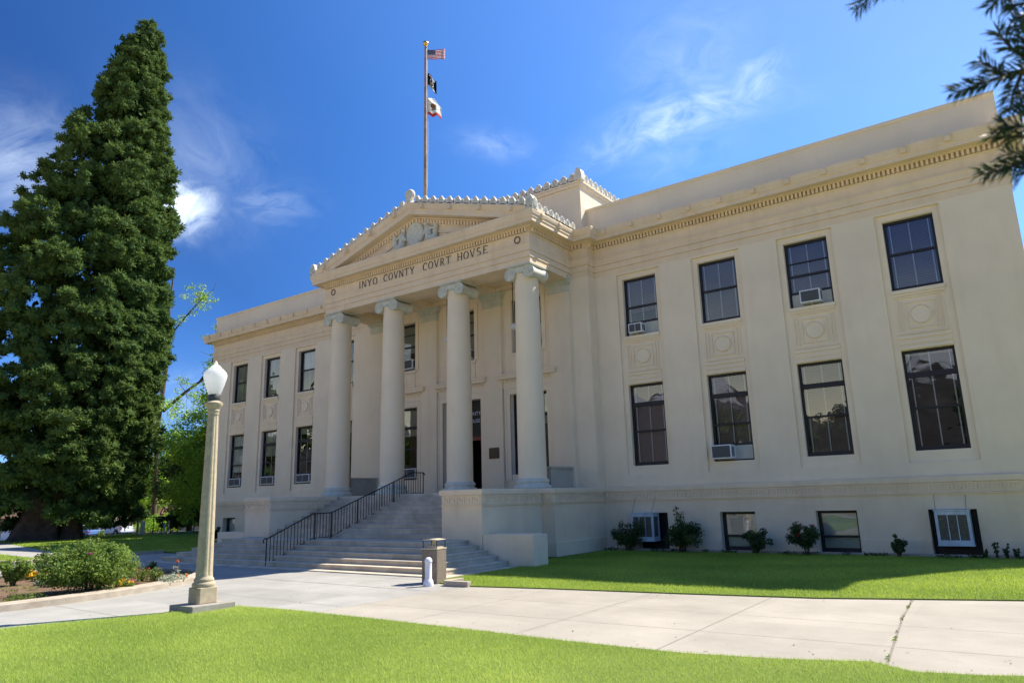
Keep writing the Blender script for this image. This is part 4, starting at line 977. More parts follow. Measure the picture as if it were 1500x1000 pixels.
def flag(name, z, wd, ht, kind, label, shape):
    nu, nv = 48, 26; me = bpy.data.meshes.new(name); vs = []; fs = []; cols = []
    for j in range(nv+1):
        for i in range(nu+1): vs.append(shape(i/nu*wd, j/nv*ht))
    for j in range(nv):
        for i in range(nu):
            a = j*(nu+1)+i; fs.append((a, a+1, a+nu+2, a+nu+1)); u, v = (i+0.5)/nu, 1-(j+0.5)/nv    # v: 0 top
            if kind == 'us':
                if u < 0.4 and v < 7/13:
                    st = (i + (j//2 % 2)) % 3 == 1 and j % 2 == 1; c = (0.75, 0.75, 0.75) if st else (0.02, 0.03, 0.12)
                else: c = (0.55, 0.02, 0.04) if int(v*13) % 2 == 0 else (0.82, 0.82, 0.82)
            elif kind == 'pow':
                d = math.hypot((u-0.5)*1.5, v-0.55); c = (0.8, 0.8, 0.8) if 0.24 < d < 0.29 or (v < 0.16 and 0.2 < u < 0.8 and v > 0.06) or v > 0.88 and 0.15 < u < 0.85 and v < 0.95 else (0.02, 0.012, 0.014)
                if d < 0.24 and v > 0.5 - 0.2*abs(u-0.5): c = (0.5, 0.5, 0.5) if d < 0.13 else c
            else:
                c = (0.62, 0.06, 0.05) if v > 0.83 else (0.84, 0.83, 0.80)
                if math.hypot((u-0.14)*1.5, v-0.17) < 0.07: c = (0.6, 0.05, 0.05)
                if (abs(u-0.5)/0.19)**2 + ((v-0.47)/0.13)**2 < 1 or (abs(u-0.31) < 0.05 and abs(v-0.45) < 0.08) or (0.53 < v < 0.66 and min(abs(u-q) for q in (0.36, 0.44, 0.56, 0.64)) < 0.03): c = (0.28, 0.15, 0.07)
                if 0.66 < v < 0.70 and 0.26 < u < 0.74: c = (0.12, 0.25, 0.08)
            cols.append((*c, 1))
    me.from_pydata(vs, [], fs); at = me.attributes.new('cloth', 'FLOAT_COLOR', 'FACE'); at.data.foreach_set('color', np.array(cols, np.float32).reshape(-1))
    me.shade_smooth(); me.materials.append(flagmat(name+'_cloth', kind)); o = bpy.data.objects.new(name, me); COL.objects.link(o); o.location = (0.14, -2.75, z)
    s_ = o.modifiers.new('solid', 'SOLIDIFY'); s_.thickness = 0.004
    tag(o, label, 'flag', 'flags on the flagpole'); return o
def fl_at(along, across, z): return (along*0.81 - across*0.58, along*0.58 + across*0.81, z)
def sh_us(u, v):
    k = min(1, u/0.9); x = u if u < 0.72 else 0.72 + (u-0.72)*0.55
    return fl_at(x*0.92 - 0.10*max(0, u-0.8)*(1-v), 0.13*math.sin(u*6+0.4)*k, v*0.80 - 0.05*u + 0.055*math.sin(u*6.5)*k + 0.55*max(0, u-0.78)*(v/0.68))
def sh_pow(u, v):
    k = min(1, u/0.6); return fl_at(u*0.42, 0.12*math.sin(u*9+1.5*v)*k, v*0.95 - 0.45*u + 0.05*math.sin(u*8))
def sh_cal(u, v):
    k = min(1, u/0.5); t = v/0.72
    return fl_at(u*0.56 - (0.62 if t > 0.55 else 0.0)*max(0, t-0.55)*2.0*k*0.55, 0.14*math.sin(u*7+2*v)*k, v*1.1 - 0.18*u*(1-t) + 0.05*math.sin(u*9))
flag('flag', 20.36, 0.95, 0.58, 'us', 'red white and blue striped flag at the top of the pole', sh_us)
flag('flag', 19.12, 0.92, 0.62, 'pow', 'black and white flag flying below the striped flag', sh_pow)
flag('flag', 17.72, 1.05, 0.72, 'bear', 'white flag with a red bottom stripe, lowest on the pole', sh_cal)

# ------------------------------------------------------------ things on the walls
def ac_unit(label, loc, wd=0.52, ht=0.34, dp=0.34, panels=2, strut=True, group='window air conditioners'):
    t = empty('air_conditioner', loc, label, 'air conditioner', group)
    f = MB(); f.box(-wd/2, wd/2, -dp, 0.05, 0, ht); f.build('casing', M_ACW, t, bevel=0.008)
    m_ = 0.035; n = panels; cw = (wd-2*m_-(n-1)*0.02)/n
    for i in range(n):
        x0 = -wd/2+m_+i*(cw+0.02); f = MB(); f.box(x0, x0+cw, -dp-0.004, -dp+0.01, m_, ht-m_)
        for k in range(9): z = m_+0.012+k*(ht-2*m_-0.02)/9; f.box(x0+0.006, x0+cw-0.006, -dp-0.010, -dp-0.0035, z, z+0.012)
        f.build('grille', M_ACG, t)
    for s_ in (-1, 1):
        f = MB(); a, b = sorted((s_*(wd/2-0.004), s_*(wd/2+0.003)))
        for k in range(2): f.box(a, b, -dp+0.05+k*0.13, -dp+0.15+k*0.13, 0.06, ht-0.06)
        f.build('side_louvre', M_ACG, t)
    if strut: f = MB(); f.bar((0, -dp*0.7, 0.0), (0, -0.02, -0.22), 0.03, 0.03); f.build('support_bracket', M_TAN, t)
    return t
yy = 0.21
ac_unit('small grey window air conditioner in the upper window next to the portico', (BAYS[0]-0.16, yy, 7.52), 0.52, 0.34)
ac_unit('grey window air conditioner with one wide grille in an upper right window', (BAYS[2]+0.02, yy, 7.53), 0.60, 0.40, panels=1)
ac_unit('large window air conditioner at the left of a lower right window with pale panel', (BAYS[1]-0.30, yy, 2.90), 0.66, 0.44, 0.40, panels=1, strut=False)
for i, lb in ((1, 'white air conditioner in the lower window left of the portico, nearest the columns'), (2, 'white air conditioner in the middle lower window of the left wing'), (3, 'white air conditioner in the lower window nearest the far left corner')):
    ac_unit(lb, (-BAYS[i]+0.05, yy, 2.90), 1.02, 0.40, 0.16, panels=2, strut=False)
ac_unit('dark faced air conditioner in the upper window between the two left columns', (-3.33+0.24, YP+0.0, 7.50), 0.80, 0.42, 0.32, panels=1, strut=False)
ac_unit('blue grey air conditioner in the upper window over the entrance', (0.30, YP, 7.49), 0.58, 0.42, 0.32, panels=1, strut=False)
ac_unit('white air conditioner in the upper window behind the right column', (3.33+0.40, YP, 7.48), 0.52, 0.42, 0.30, panels=1, strut=False)
ac_unit('pale blue air conditioner in the lower portico window behind the handrail', (-3.33+0.25, YP, 2.80), 1.0, 0.40, 0.22, panels=2, strut=False)

def cooler(label, loc, rz=0):
    t = empty('evaporative_cooler', loc, label, 'cooler', 'coolers in the basement windows', rz=rz)
    f = MB(); w_, h_, d_ = 0.40, 0.86, 0.50
    for x in (-w_, w_-0.07): 
        for y in (-d_, -0.07): f.box(x, x+0.07, y, y+0.07, 0, h_)
    for z0, z1 in ((0, 0.11), (h_-0.10, h_)): f.box(-w_+0.071, w_-0.071, -d_+0.006, -0.001, z0, z1); f.box(-w_+0.005, w_-0.005, -d_+0.071, -0.071, z0+0.001, z1-0.001)
    f.box(-w_-0.015, w_+0.015, -d_-0.015, 0.0, h_+0.001, h_+0.035); f.box(-w_-0.015, w_+0.015, -d_-0.015, 0.0, -0.035, -0.001)
    f.build('cabinet', M_COOL, t, bevel=0.006)
    def pad(x0, x1, face):
        f = MB()
        for k in range(14):
            z = 0.13+k*0.044
            if face == 'f': f.quad((x0, -d_+0.035, z), (x1, -d_+0.035, z), (x1, -d_+0.012, z+0.030), (x0, -d_+0.012, z+0.030)); 
            else: f.quad((face*(w_-0.035), x0, z), (face*(w_-0.035), x1, z), (face*(w_-0.012), x1, z+0.030), (face*(w_-0.012), x0, z+0.030))
        if face == 'f': f.box(x0, x1, -d_+0.04, -d_+0.05, 0.11, h_-0.10)
        else: a, b = sorted((face*(w_-0.04), face*(w_-0.05))); f.box(a, b, x0, x1, 0.11, h_-0.10)
        f.build('louvre_panel', mat('louvre_grey', (0.20, 0.20, 0.17), 0.8, 0.2, 20) if 'louvre_grey' not in bpy.data.materials else bpy.data.materials['louvre_grey'], t)
    for a, b in ((-0.33, -0.12), (-0.10, 0.10), (0.12, 0.33)): pad(a, b, 'f')
    pad(-d_+0.07, -0.07, 1); pad(-d_+0.07, -0.07, -1)
    f = MB()
    for x in (-0.11, 0.11): f.box(x-0.011, x+0.011, -d_+0.004, -d_+0.02, 0.11, h_-0.1)
    f.build('mullions', M_COOL, t)
    f = MB()
    for x in (-0.36, 0.34): f.tube([(x, -d_+0.05, h_+0.03), (x*1.06, 0.35-0.02-0.38-0.0, h_+0.62)], 0.005, 5)
    f.build('hanging_wires', M_IR, t)
    return t
cooler('pale blue metal cooler hung in the rightmost black basement opening', (BAYS[3]+0.0, 0.10, 0.34)); cooler('pale blue metal cooler half hidden behind rose bushes by the portico', (BAYS[0]-0.20, 0.02, 0.36))
PL = empty('bronze_plaque', (1.73, CY-0.165+0.03, 3.36), 'small dark bronze plaque on the pilaster right of the entrance', 'plaque')
f = MB(); f.box(-0.24, 0.24, -0.03, 0.0, 0, 0.42); f.build('plate', M_BRZ, PL, bevel=0.006)
f = MB()
for k in range(7): f.box(-0.19, 0.19-0.03*(k % 3), -0.036, -0.029, 0.05+k*0.047, 0.065+k*0.047)
f.build('raised_lines', M_BRZ, PL)
for x, lb in ((0.10, 'white globe pendant hanging in the portico over the entrance'), (3.42, 'white globe pendant hanging behind the right hand column'), (-3.3, 'white globe pendant hanging behind the left columns')):
    t = empty('pendant_lamp', (x, -1.50, 8.20), lb, 'pendant lamp', 'pendant lamps under the portico')
    f = MB(); f.tube([(0, 0, 0.12), (0, 0, 1.95)], 0.018, 6); f.lathe([(0.09, 1.90), (0.07, 1.945), (0.0, 1.945)], seg=14); f.build('hanging_stem', M_IR, t)
    f = MB(); f.lathe([(0, -0.13), (0.06, -0.12), (0.115, -0.06), (0.13, 0.0), (0.11, 0.07), (0.06, 0.12), (0, 0.13)], seg=20, caps=False); f.build('globe', M_GLOBE, t, smooth=180)

# ------------------------------------------------------------ far mountains (seen in the window glass) and plants
rng = np.random.default_rng(5)
f = MB(); nx, ny = 190, 14
def ridge(u): return 0.72+0.45*abs(math.sin(u*3.1+0.7))*0.6 + 0.22*math.sin(u*9.3+1)+0.13*math.sin(u*23+2)+0.07*math.sin(u*51)
for j in range(ny+1):
    for i in range(nx+1):
        u = -1+2*i/nx; t = j/ny; h = 560*ridge(u*5.2)*t**1.25*(1 + 0.18*math.sin(i*1.7+j*2.1)*(1-t)) + 18*math.sin(i*2.3+j*3.7)*t
        f.v.append((u*9500-300, -1900-1500*t - 350*math.cos(u*2), max(-3, h)))
for j in range(ny):
    for i in range(nx): a = j*(nx+1)+i; f.f.append((a, a+1, a+nx+2, a+nx+1))
M_MT = mat('mountain_rock', (0.065, 0.06, 0.058), 0.95, 0.25, 0.006, coords='P')
t_ = M_MT.node_tree; b_ = t_.nodes['Principled BSDF']; src = b_.inputs['Base Color'].links[0].from_socket
gg = t_.nodes.new('ShaderNodeNewGeometry'); sx = t_.nodes.new('ShaderNodeSeparateXYZ'); t_.links.new(gg.outputs['Position'], sx.inputs[0])
nz = t_.nodes.new('ShaderNodeTexNoise'); nz.inputs['Scale'].default_value = 0.012; nz.inputs['Detail'].default_value = 6; t_.links.new(gg.outputs['Position'], nz.inputs['Vector'])
ma = t_.nodes.new('ShaderNodeMath'); ma.operation = 'MULTIPLY_ADD'; ma.inputs[1].default_value = 520; t_.links.new(nz.outputs['Fac'], ma.inputs[0]); t_.links.new(sx.outputs[2], ma.inputs[2])
mr = t_.nodes.new('ShaderNodeMapRange'); mr.inputs[1].default_value = 750; mr.inputs[2].default_value = 790; t_.links.new(ma.outputs[0], mr.inputs[0])
mm = t_.nodes.new('ShaderNodeMix'); mm.data_type = 'RGBA'; mm.inputs[7].default_value = (0.42, 0.44, 0.48, 1); t_.links.new(mr.outputs[0], mm.inputs[0]); t_.links.new(src, mm.inputs[6]); t_.links.new(mm.outputs[2], b_.inputs['Base Color'])
tag(f.build('mountains', M_MT), kind='structure')
# low ridge on the western horizon
f = MB()
for i in range(61):
    y = -1800+60*i; h = 60+30*math.sin(i*0.5)+18*math.sin(i*1.3+1)
    f.v += [(-1500, y, -3), (-1750, y, h), (-2100, y, h*0.7)]
for i in range(60):
    a = 3*i; f.f += [(a, a+3, a+4, a+1), (a+1, a+4, a+5, a+2)]
tag(f.build('hills', M_MT, smooth=60), kind='structure')

def hz(px, dist, z=0.0):
    d = ray(px, 745, 1.0)-CAMP; d.z = 0; d.normalize(); p = CAMP + d*dist; return Vector((p.x, p.y, z))

# giant sequoia: billowing clumps of foliage on a tapering mast
SQ = empty('sequoia_tree', (-30.1, -0.9, -0.05), 'huge dark green conical sequoia towering left of the courthouse', 'tree')
top_h = 37.3
left = Vector((-0.81, -0.58, 0))        # the side where the skirt spreads widest
prof_h = [0.0, 2.5, 5, 8, 11, 15, 20, 25, 28, 30, 33, 35, 36.6, 37.6]
prof_r = [0.3, 0.5, 1.3, 1.9, 2.1, 2.1, 2.0, 1.8, 1.6, 1.45, 1.15, 0.9, 0.6, 0.2]
prof_l = [5.5, 7.0, 7.6, 7.9, 8.0, 7.9, 7.1, 5.2, 4.0, 3.3, 2.2, 1.3, 0.7, 0.2]
prof_R = [(a+b)/2 for a, b in zip(prof_r, prof_l)]
def sq_r(h, a):
    t = 0.5*(1+math.cos(a)*left.x + math.sin(a)*left.y); return np.interp(h, prof_h, prof_r)*(1-t) + np.interp(h, prof_h, prof_l)*t
def lean(h): return -left*0.45*(h/top_h)**2
def puff_core():
    bm = bmesh.new(); bmesh.ops.create_icosphere(bm, subdivisions=1, radius=1.0); bm.verts.ensure_lookup_table()
    v = np.array([x.co[:] for x in bm.verts]); fc = np.array([[x.index for x in q.verts] for q in bm.faces]); bm.free(); return v, fc
PVv, PVf = puff_core()
cs, rs_ = [], []
for k in range(980):                    # boughs, each a heap of small rounded puffs
    h = 1.5 + (top_h-1.5)*(1-math.sqrt(rng.random())) if rng.random() < 0.60 else rng.uniform(0.9, top_h)
    a = rng.uniform(0, 2*math.pi); bump = 1 + 0.07*math.sin(3*a+h*0.7) + 0.06*math.sin(5*a-h*1.1)
    Rr = np.interp(h, prof_h, prof_R); r_ = max(0.05, sq_r(h, a)*bump*rng.uniform(0.78, 1.02)-0.25); l_ = lean(h)
    c = np.array([math.cos(a)*r_+l_.x, math.sin(a)*r_+l_.y, h]); o = np.array([math.cos(a), math.sin(a), 0.55]); B = rng.uniform(0.55, 1.25)*(0.45+0.55*min(1, Rr/3.5))
    for j in range(int(6 + 4*min(1, Rr/4))):
        d = unit(rng.normal(0, 1, (1, 3)) + o*0.7)[0]; cs.append(c + d*B*np.array([1, 1, 0.62])*rng.uniform(0.55, 1.0)); rs_.append(rng.uniform(0.20, 0.42)*(0.6+0.4*min(1, Rr/3)))
cs = np.array(cs); rs_ = np.array(rs_); nC = len(cs)
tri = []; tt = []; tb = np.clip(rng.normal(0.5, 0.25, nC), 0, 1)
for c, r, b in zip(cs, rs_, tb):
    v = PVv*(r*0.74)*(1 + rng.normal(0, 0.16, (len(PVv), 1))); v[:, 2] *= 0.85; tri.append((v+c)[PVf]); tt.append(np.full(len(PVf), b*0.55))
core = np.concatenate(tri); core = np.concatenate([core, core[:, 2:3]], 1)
bl = []; bt = []
for c, r, b in zip(cs, rs_, tb):        # short sprays standing out of every puff
    n = 46; d = unit(rng.normal(0, 1, (n, 3)) + np.array([0, 0, 0.25])); p = c + d*np.array([1, 1, 0.85])*r*0.62; e = unit(d + rng.normal(0, 0.45, (n, 3)) + np.array([0, 0, 0.15]))
    ln = (r*0.72*rng.uniform(0.6, 1.2, n))[:, None]; sd = unit(np.cross(e, rng.normal(0, 1, (n, 3))))*ln*0.16
    bl.append(np.stack([p, p+e*ln*0.55+sd, p+e*ln, p+e*ln*0.55-sd], 1)); bt.append(np.clip(b + rng.normal(0.15, 0.2, n), 0, 1))
kc = []
for k in range(900):
    h = rng.uniform(1.6, 35.5); a = rng.uniform(0, 2*math.pi); Rr = sq_r(h, a)*0.70; kc.append((math.cos(a)*Rr*rng.uniform(0.4, 1), math.sin(a)*Rr*rng.uniform(0.4, 1), h))
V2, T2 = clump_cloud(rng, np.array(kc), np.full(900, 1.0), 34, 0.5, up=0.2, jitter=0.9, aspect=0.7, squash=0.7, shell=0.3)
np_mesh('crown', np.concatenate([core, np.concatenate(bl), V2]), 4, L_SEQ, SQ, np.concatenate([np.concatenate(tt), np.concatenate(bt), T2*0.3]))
def flare(a, z): return 1 + (0.16*math.sin(5*a+1)+0.10*math.sin(9*a))*max(0, 1-z/5)
f = MB(); tl = [left*3.6, left*3.5, left*3.3, left*3.0, left*1.8, left*0.3, Vector((0, 0, 0)), Vector((0, 0, 0))]
f.lathe([(1.9, -0.3), (1.55, 0.4), (1.25, 1.4), (1.1, 3.0), (0.95, 8), (0.65, 18), (0.3, 28), (0.05, 36)], seg=40, flute=flare)
for i, q in enumerate(f.v): o_ = tl[i % 8]; f.v[i] = (q[0]+o_.x, q[1]+o_.y, q[2])
f.build('trunk', M_BARKL, SQ, smooth=70)
for k in range(34):
    h = 2.6+k*0.95; a = k*2.399; Rr = sq_r(h, a)*0.75; dr = Vector((math.cos(a), math.sin(a), 0))
    f = MB(); f.tube([dr*0.4+Vector((0, 0, h)), dr*Rr*0.5+Vector((0, 0, h-0.5)), dr*Rr+Vector((0, 0, h-0.1))], [0.16, 0.10, 0.03], 6); f.build('limb', M_BARK, SQ)
# second trunk at the skirt of the sequoia, caught by the sun
ST2 = empty('leaning_trunk', tuple(ground_at(103, 791)), 'sunlit pale trunk leaning out from under the sequoia skirt', 'tree trunk')
f = MB(); f.lathe([(0.8, -0.2), (0.6, 0.5), (0.5, 1.6), (0.42, 3.4), (0.25, 6.5), (0.05, 9)], seg=24, flute=flare); f.build('trunk', M_BARKL, ST2, smooth=70)

def broad_tree(name, loc, H, Rc, base, seed, mt, label, per=60, K=120, size=0.32, trunk=0.22, group=None, squash=0.8, limbs=7, cat='tree', openness=0.35):
    g = np.random.default_rng(seed); t = empty(name, loc, label, cat, group)
    cs = []; rs_ = []; ctr = np.array([0, 0, (H+base)/2]); hh = (H-base)/2
    nb = 9; lobes = [(unit(g.normal(0, 1, (1, 3)))[0]*np.array([Rc, Rc, hh])*g.uniform(0.35, 0.72), g.uniform(0.34, 0.55)) for _ in range(nb)] + [(np.zeros(3), 0.6)]
    for k in range(K):
        lc, lr = lobes[g.integers(0, len(lobes))]; d = unit(g.normal(0, 1, (1, 3)))[0]
        p = lc + d*np.array([Rc, Rc, hh])*lr*g.uniform(0.55, 1.0)
        cs.append(ctr + p); rs_.append(Rc*g.uniform(0.13, 0.24))
    V, T = clump_cloud(g, np.array(cs), np.array(rs_), per, size, up=0.4, jitter=0.7, squash=0.7, shell=openness)
    np_mesh('crown', V, 4, mt, t, T)
    f = MB(); f.tube([(0, 0, -1.6), (0.0, 0, 0.3), (0.05*H*0.1, 0.02, base), (0.0, 0.1, base+hh*0.8), (0.1, 0, H-hh*0.35)], [trunk*1.4, trunk*1.1, trunk*0.85, trunk*0.5, trunk*0.12], 10); f.build('trunk', M_BARK, t, smooth=60)
    for k in range(limbs):
        a = k*2.4+seed; z0 = base*0.85+hh*0.9*k/limbs; e = np.array([math.cos(a)*Rc*0.7, math.sin(a)*Rc*0.7, z0+hh*0.7])
        f = MB(); f.tube([(0, 0, z0), tuple(e*np.array([0.45, 0.45, 1]) - np.array([0, 0, hh*0.25])), tuple(e)], [trunk*0.45, trunk*0.28, trunk*0.08], 6); f.build('limb', M_BARK, t)
    return t
GT = 'broadleaf trees beyond the left lawn'  # next three trees stand out of view, added to shade the west lawn
broad_tree('leafy_tree', (-22.9, 7.2, -0.05), 14.5, 3.4, 1.5, 41, L_MID, 'leafy tree added for shade, out of view close behind the left end of the courthouse', per=80, K=260, size=0.28, group=GT)
broad_tree('leafy_tree', (-28.2, 11.5, -0.05), 16, 4.4, 1.5, 42, L_MID, 'taller leafy tree added for shade, out of view behind the left end of the courthouse', per=80, K=280, size=0.28, group=GT)
broad_tree('leafy_tree', (-21.8, 4.6, -0.05), 13, 2.5, 1.5, 43, L_MID, 'narrow leafy tree added for shade, out of view against the west wall of the courthouse', per=80, K=220, size=0.28, group=GT)
broad_tree('leafy_tree', (-33.5, 15.0, -0.05), 17, 4.4, 1.5, 44, L_MID, 'tall leafy tree behind the bright trees at the left corner', per=70, K=260, size=0.28, group=GT)
broad_tree('leafy_tree', (-37.0, 9.5, -0.05), 9.5, 3.4, 1.0, 19, L_MID, 'mid green tree in the gap beside the sequoia skirt', per=80, K=160, size=0.22, group=GT)
broad_tree('leafy_tree', (-33.0, 8.4, -0.05), 11.8, 4.2, 1.2, 11, L_BR, 'bright yellow green tree directly behind the lamp post', per=120, K=300, size=0.20, group=GT)
broad_tree('leafy_tree', (-26.8, 7.0, -0.05), 12.6, 4.2, 0.8, 12, L_BR, 'bright green tree tucked against the left corner of the courthouse', per=110, K=280, size=0.21, group=GT)
broad_tree('leafy_tree', hz(228, 84, -0.9), 11.5, 3.6, 1.2, 13, L_BR, 'loose green tree in the gap beside the sequoia', per=60, K=170, size=0.28, group=GT)
broad_tree('leafy_tree', hz(205, 118, -1.3), 9.0, 4.6, 0.8, 14, L_MID, 'round dark green tree behind the white pickup truck', per=60, K=170, size=0.32, group=GT)
broad_tree('leafy_tree', hz(255, 110, -1.3), 10.5, 5.5, 0.6, 15, L_MID, 'broad dark tree in front of the house with the red roof', per=60, K=200, size=0.32, group=GT)
broad_tree('leafy_tree', hz(150, 125, -1.4), 9, 5, 0.8, 16, L_MID, 'dark tree behind the blue car', per=60, K=170, size=0.34, group=GT)
broad_tree('leafy_tree', hz(60, 140, -1.4), 11, 6, 0.8, 17, L_MID, 'dark tree beyond the sequoia trunk', per=60, K=170, size=0.34, group=GT)
broad_tree('leafy_tree', hz(-60, 130, -1.4), 11, 6, 0.8, 18, L_MID, 'dark tree beside the tan house', per=60, K=150, size=0.34, group=GT)
for i, (px, d, h, r_, lb, mt) in enumerate(((285, 60, 3.4, 1.7, 'tall bright green bush left of the lamp post at the lawn edge', L_BR), (262, 63, 2.2, 1.4, 'low dark bush under the bright tree', L_MID), (232, 70, 1.9, 2.2, 'rounded sunlit hedge bush behind the pipe rail', L_BR), (305, 58, 2.9, 1.3, 'bush against the far corner of the building', L_MID), (247, 74, 2.1, 1.6, 'yellowish bush beside the white posts', L_BR), (216, 78, 2.8, 1.5, 'dark bush behind the grey sign', L_MID))):
    broad_tree('bush', hz(px, d, -0.2 if d < 65 else -0.6), h, r_, 0.1, 30+i, mt, lb, per=70, K=60, size=0.17, trunk=0.05, group='bushes at the far lawn edge', cat='bush', limbs=4)

# sparse old tree whose bare limb reaches out beside the roof
OT = empty('old_tree', hz(226, 76, -0.7), 'tall sparse tree with a bare dark limb reaching towards the cornice', 'tree'); OT.scale = (1.22, 1.22, 1.22)
f = MB(); f.tube([(0, 0, -0.5), (0, 0, 3), (-0.2, -0.2, 8), (0.0, 0, 13), (-0.3, 0, 18), (0, 0, 21.5)], [0.22, 0.19, 0.18, 0.16, 0.11, 0.04], 10); f.build('trunk', M_BARK, OT, smooth=60)
rd = Vector((0.62, 0.78, 0)).normalized()         # roughly along the picture to the right
lim = [[(0, 0, 9.6), rd*1.6+Vector((0, 0, 11.2)), rd*3.0+Vector((0, 0, 12.4)), rd*4.4+Vector((0, 0, 13.7)), rd*5.6+Vector((0, 0, 14.4))],
       [rd*2.6+Vector((0, 0, 12.1)), rd*3.4+Vector((0, 0, 13.6)), rd*3.7+Vector((0, 0, 15.3)), rd*3.5+Vector((0, 0, 16.6))],
       [rd*3.6+Vector((0, 0, 13.0)), rd*4.6+Vector((0, 0, 14.9)), rd*4.9+Vector((0.2, 0, 16.2))], [rd*4.0+Vector((0, 0, 13.3)), rd*5.2+Vector((0, 0, 13.2)), rd*5.8+Vector((0, 0, 12.6))],
       [(-0.2, 0, 15.5), rd*1.2+Vector((0, 0, 17.5)), rd*2.2+Vector((0, 0, 18.9)), rd*2.6+Vector((0, 0, 19.4))], [(0, 0, 12.5), -rd*1.8+Vector((0, 0, 14.5)), -rd*3+Vector((0, 0, 16))]]
tips = []
for k, pth in enumerate(lim):
    f = MB(); n_ = len(pth); b0 = 0.15 if k == 0 else 0.08; f.tube(pth, [b0*(1-0.85*i/(n_-1)) for i in range(n_)], 7); f.build('limb', M_BARK, OT, smooth=60)
    for q in pth[1:]:
        for _ in range(3): tips.append(np.array(Vector(q)) + rng.normal(0, 0.45, 3))
        for _ in range(3):
            e = Vector(q) + Vector(rng.normal(0, 0.7, 3)) + Vector((0, 0, 0.3)); f = MB(); f.tube([q, (Vector(q)+e)/2 + Vector(rng.normal(0, 0.12, 3)), e], [0.03, 0.02, 0.008], 4); f.build('twig', M_BARK, OT)
tips = [p for p in tips if rng.random() < 0.92] + [np.array(rd*2.0+Vector((0, 0, 18.9))) + rng.normal(0, 0.6, 3) for _ in range(9)] + [np.array(rd*0.8+Vector((0, 0, 10))) + rng.normal(0, 1.2, 3) for _ in range(24)]
V, T = clump_cloud(rng, np.array(tips), np.full(len(tips), 0.5), 60, 0.16, up=0.4, squash=0.7, shell=0.2); np_mesh('crown', V, 4, L_BR, OT, T)

# trees behind the photographer, mirrored in the glass, and a conifer past the right end
for i, (x, y, h) in enumerate(((2, -62, 12), (16, -70, 14), (34, -58, 11), (-16, -75, 15), (-80, -37, 26), (-92, -44, 28), (-68, -50, 20), (-46, -66, 15), (-104, -36, 28), (-58, -33, 13), (-66, -30, 14), (-74, -27, 15), (-50, -38, 12), (-44, -44, 12))):
    if i == 0: tb = broad_tree('street_tree', (x, y, 0), 12, 4.5, 2.5, 60, L_MID, 'shade tree across the street from the courthouse', per=40, K=90, size=0.5, group='street trees opposite')
    else: c = copy_tree(tb); c.location = (x, y, 0); c.scale = (h/12,)*3; c.rotation_euler = (0, 0, i*1.3)
g = np.random.default_rng(77); cp = []
for k in range(260):
    h = g.uniform(1, 15); a = g.uniform(0, 6.28); r_ = (15.5-h)*0.24*g.uniform(0.5, 1); cp.append((math.cos(a)*r_, math.sin(a)*r_, h))
CT = empty('conifer_tree', (22.1, 6.5, 0), 'dark conifer beyond the right end of the courthouse', 'tree')
V, T = clump_cloud(g, np.array(cp), np.full(260, 0.7), 60, 0.28, squash=0.5); np_mesh('crown', V, 4, L_FIR, CT, T)
f = MB(); f.tube([(0, 0, -0.1), (0, 0, 14.5)], [0.3, 0.04], 8); f.build('trunk', M_BARK, CT)

# planter bed with kerb
EC, ERX, ERY = (-1.05, -17.0), 3.78, 5.85
def ell(s, n=72): return [(EC[0]+(ERX-s)*math.cos(2*math.pi*i/n), EC[1]+(ERY-s)*math.sin(2*math.pi*i/n)) for i in range(n)]
f = MB(); o_, i_ = ell(0), ell(0.30); n = len(o_); pv = [(0, -0.06), (0, 0.13), (1, 0.15), (1, -0.06)]
for i in range(n):
    for (a, z) in pv: q = (o_ if a == 0 else i_)[i]; f.v.append((*q, z))
for i in range(n):
    j = (i+1) % n
    for t in range(4): u = (t+1) % 4; f.f.append((i*4+t, j*4+t, j*4+u, i*4+u))
tag(f.build('planter_kerb', M_KB, smooth=30, bevel=0.012), 'curved low concrete kerb round the flower bed', 'kerb')
slab('flower_bed_soil', ell(0.28), -0.05, 0.085, M_SOIL)

def shrub(name, loc, H, Rr, seed, label, cat, mt=L_ROSE, n=26, per=70, size=0.075, group=None, flowers=None, low=0.12, stems=7, spread=0.26, sq=0.9):
    g = np.random.default_rng(seed); t = empty(name, loc, label, cat, group)
    f = MB(); cs = []
    for k in range(stems):
        a = k*2.4+seed; e = Vector((math.cos(a)*Rr*g.uniform(0.3, 0.8), math.sin(a)*Rr*g.uniform(0.3, 0.8), H*g.uniform(0.55, 0.92)))
        f.tube([(0.03*math.cos(a), 0.03*math.sin(a), -0.03), (e.x*0.35, e.y*0.35, e.z*0.5), tuple(e)], [0.016, 0.011, 0.005], 5)
        for q in (0.45, 0.7, 0.9): cs.append((e.x*q, e.y*q, e.z*q))
    f.build('stems', M_BARK, t)
    while len(cs) < n:
        d = unit(g.normal(0, 1, (1, 3)))[0]; r_ = g.uniform(0.45, 0.95); cs.append((d[0]*Rr*r_, d[1]*Rr*r_, low + (H-low)*(0.5+0.5*d[2]*r_)))
    cs = np.array(cs[:n]); V, T = clump_cloud(g, cs, np.full(n, spread*Rr)*g.uniform(0.7, 1.3, n), per, size, up=0.5, jitter=0.7, squash=sq, shell=0.15, aspect=0.6)
    np_mesh('foliage', V, 4, mt, t, T)
    if flowers:
        mtf, nf, sz = flowers
        for k in range(nf):
            d = unit(g.normal(0, 1, (1, 3)))[0]; c = np.array([d[0]*Rr*0.9, d[1]*Rr*0.9, low+(H-low)*(0.55+0.45*abs(d[2]))])
            pt = c + g.normal(0, sz*0.3, (14, 3)); np_mesh('flower', leaves(g, pt, pt-c+np.array([0, 0, 0.02]), sz, 0.8, 0.5), 4, mtf, t, g.random(14))
    return t
GR_ = 'rose bushes along the wall'
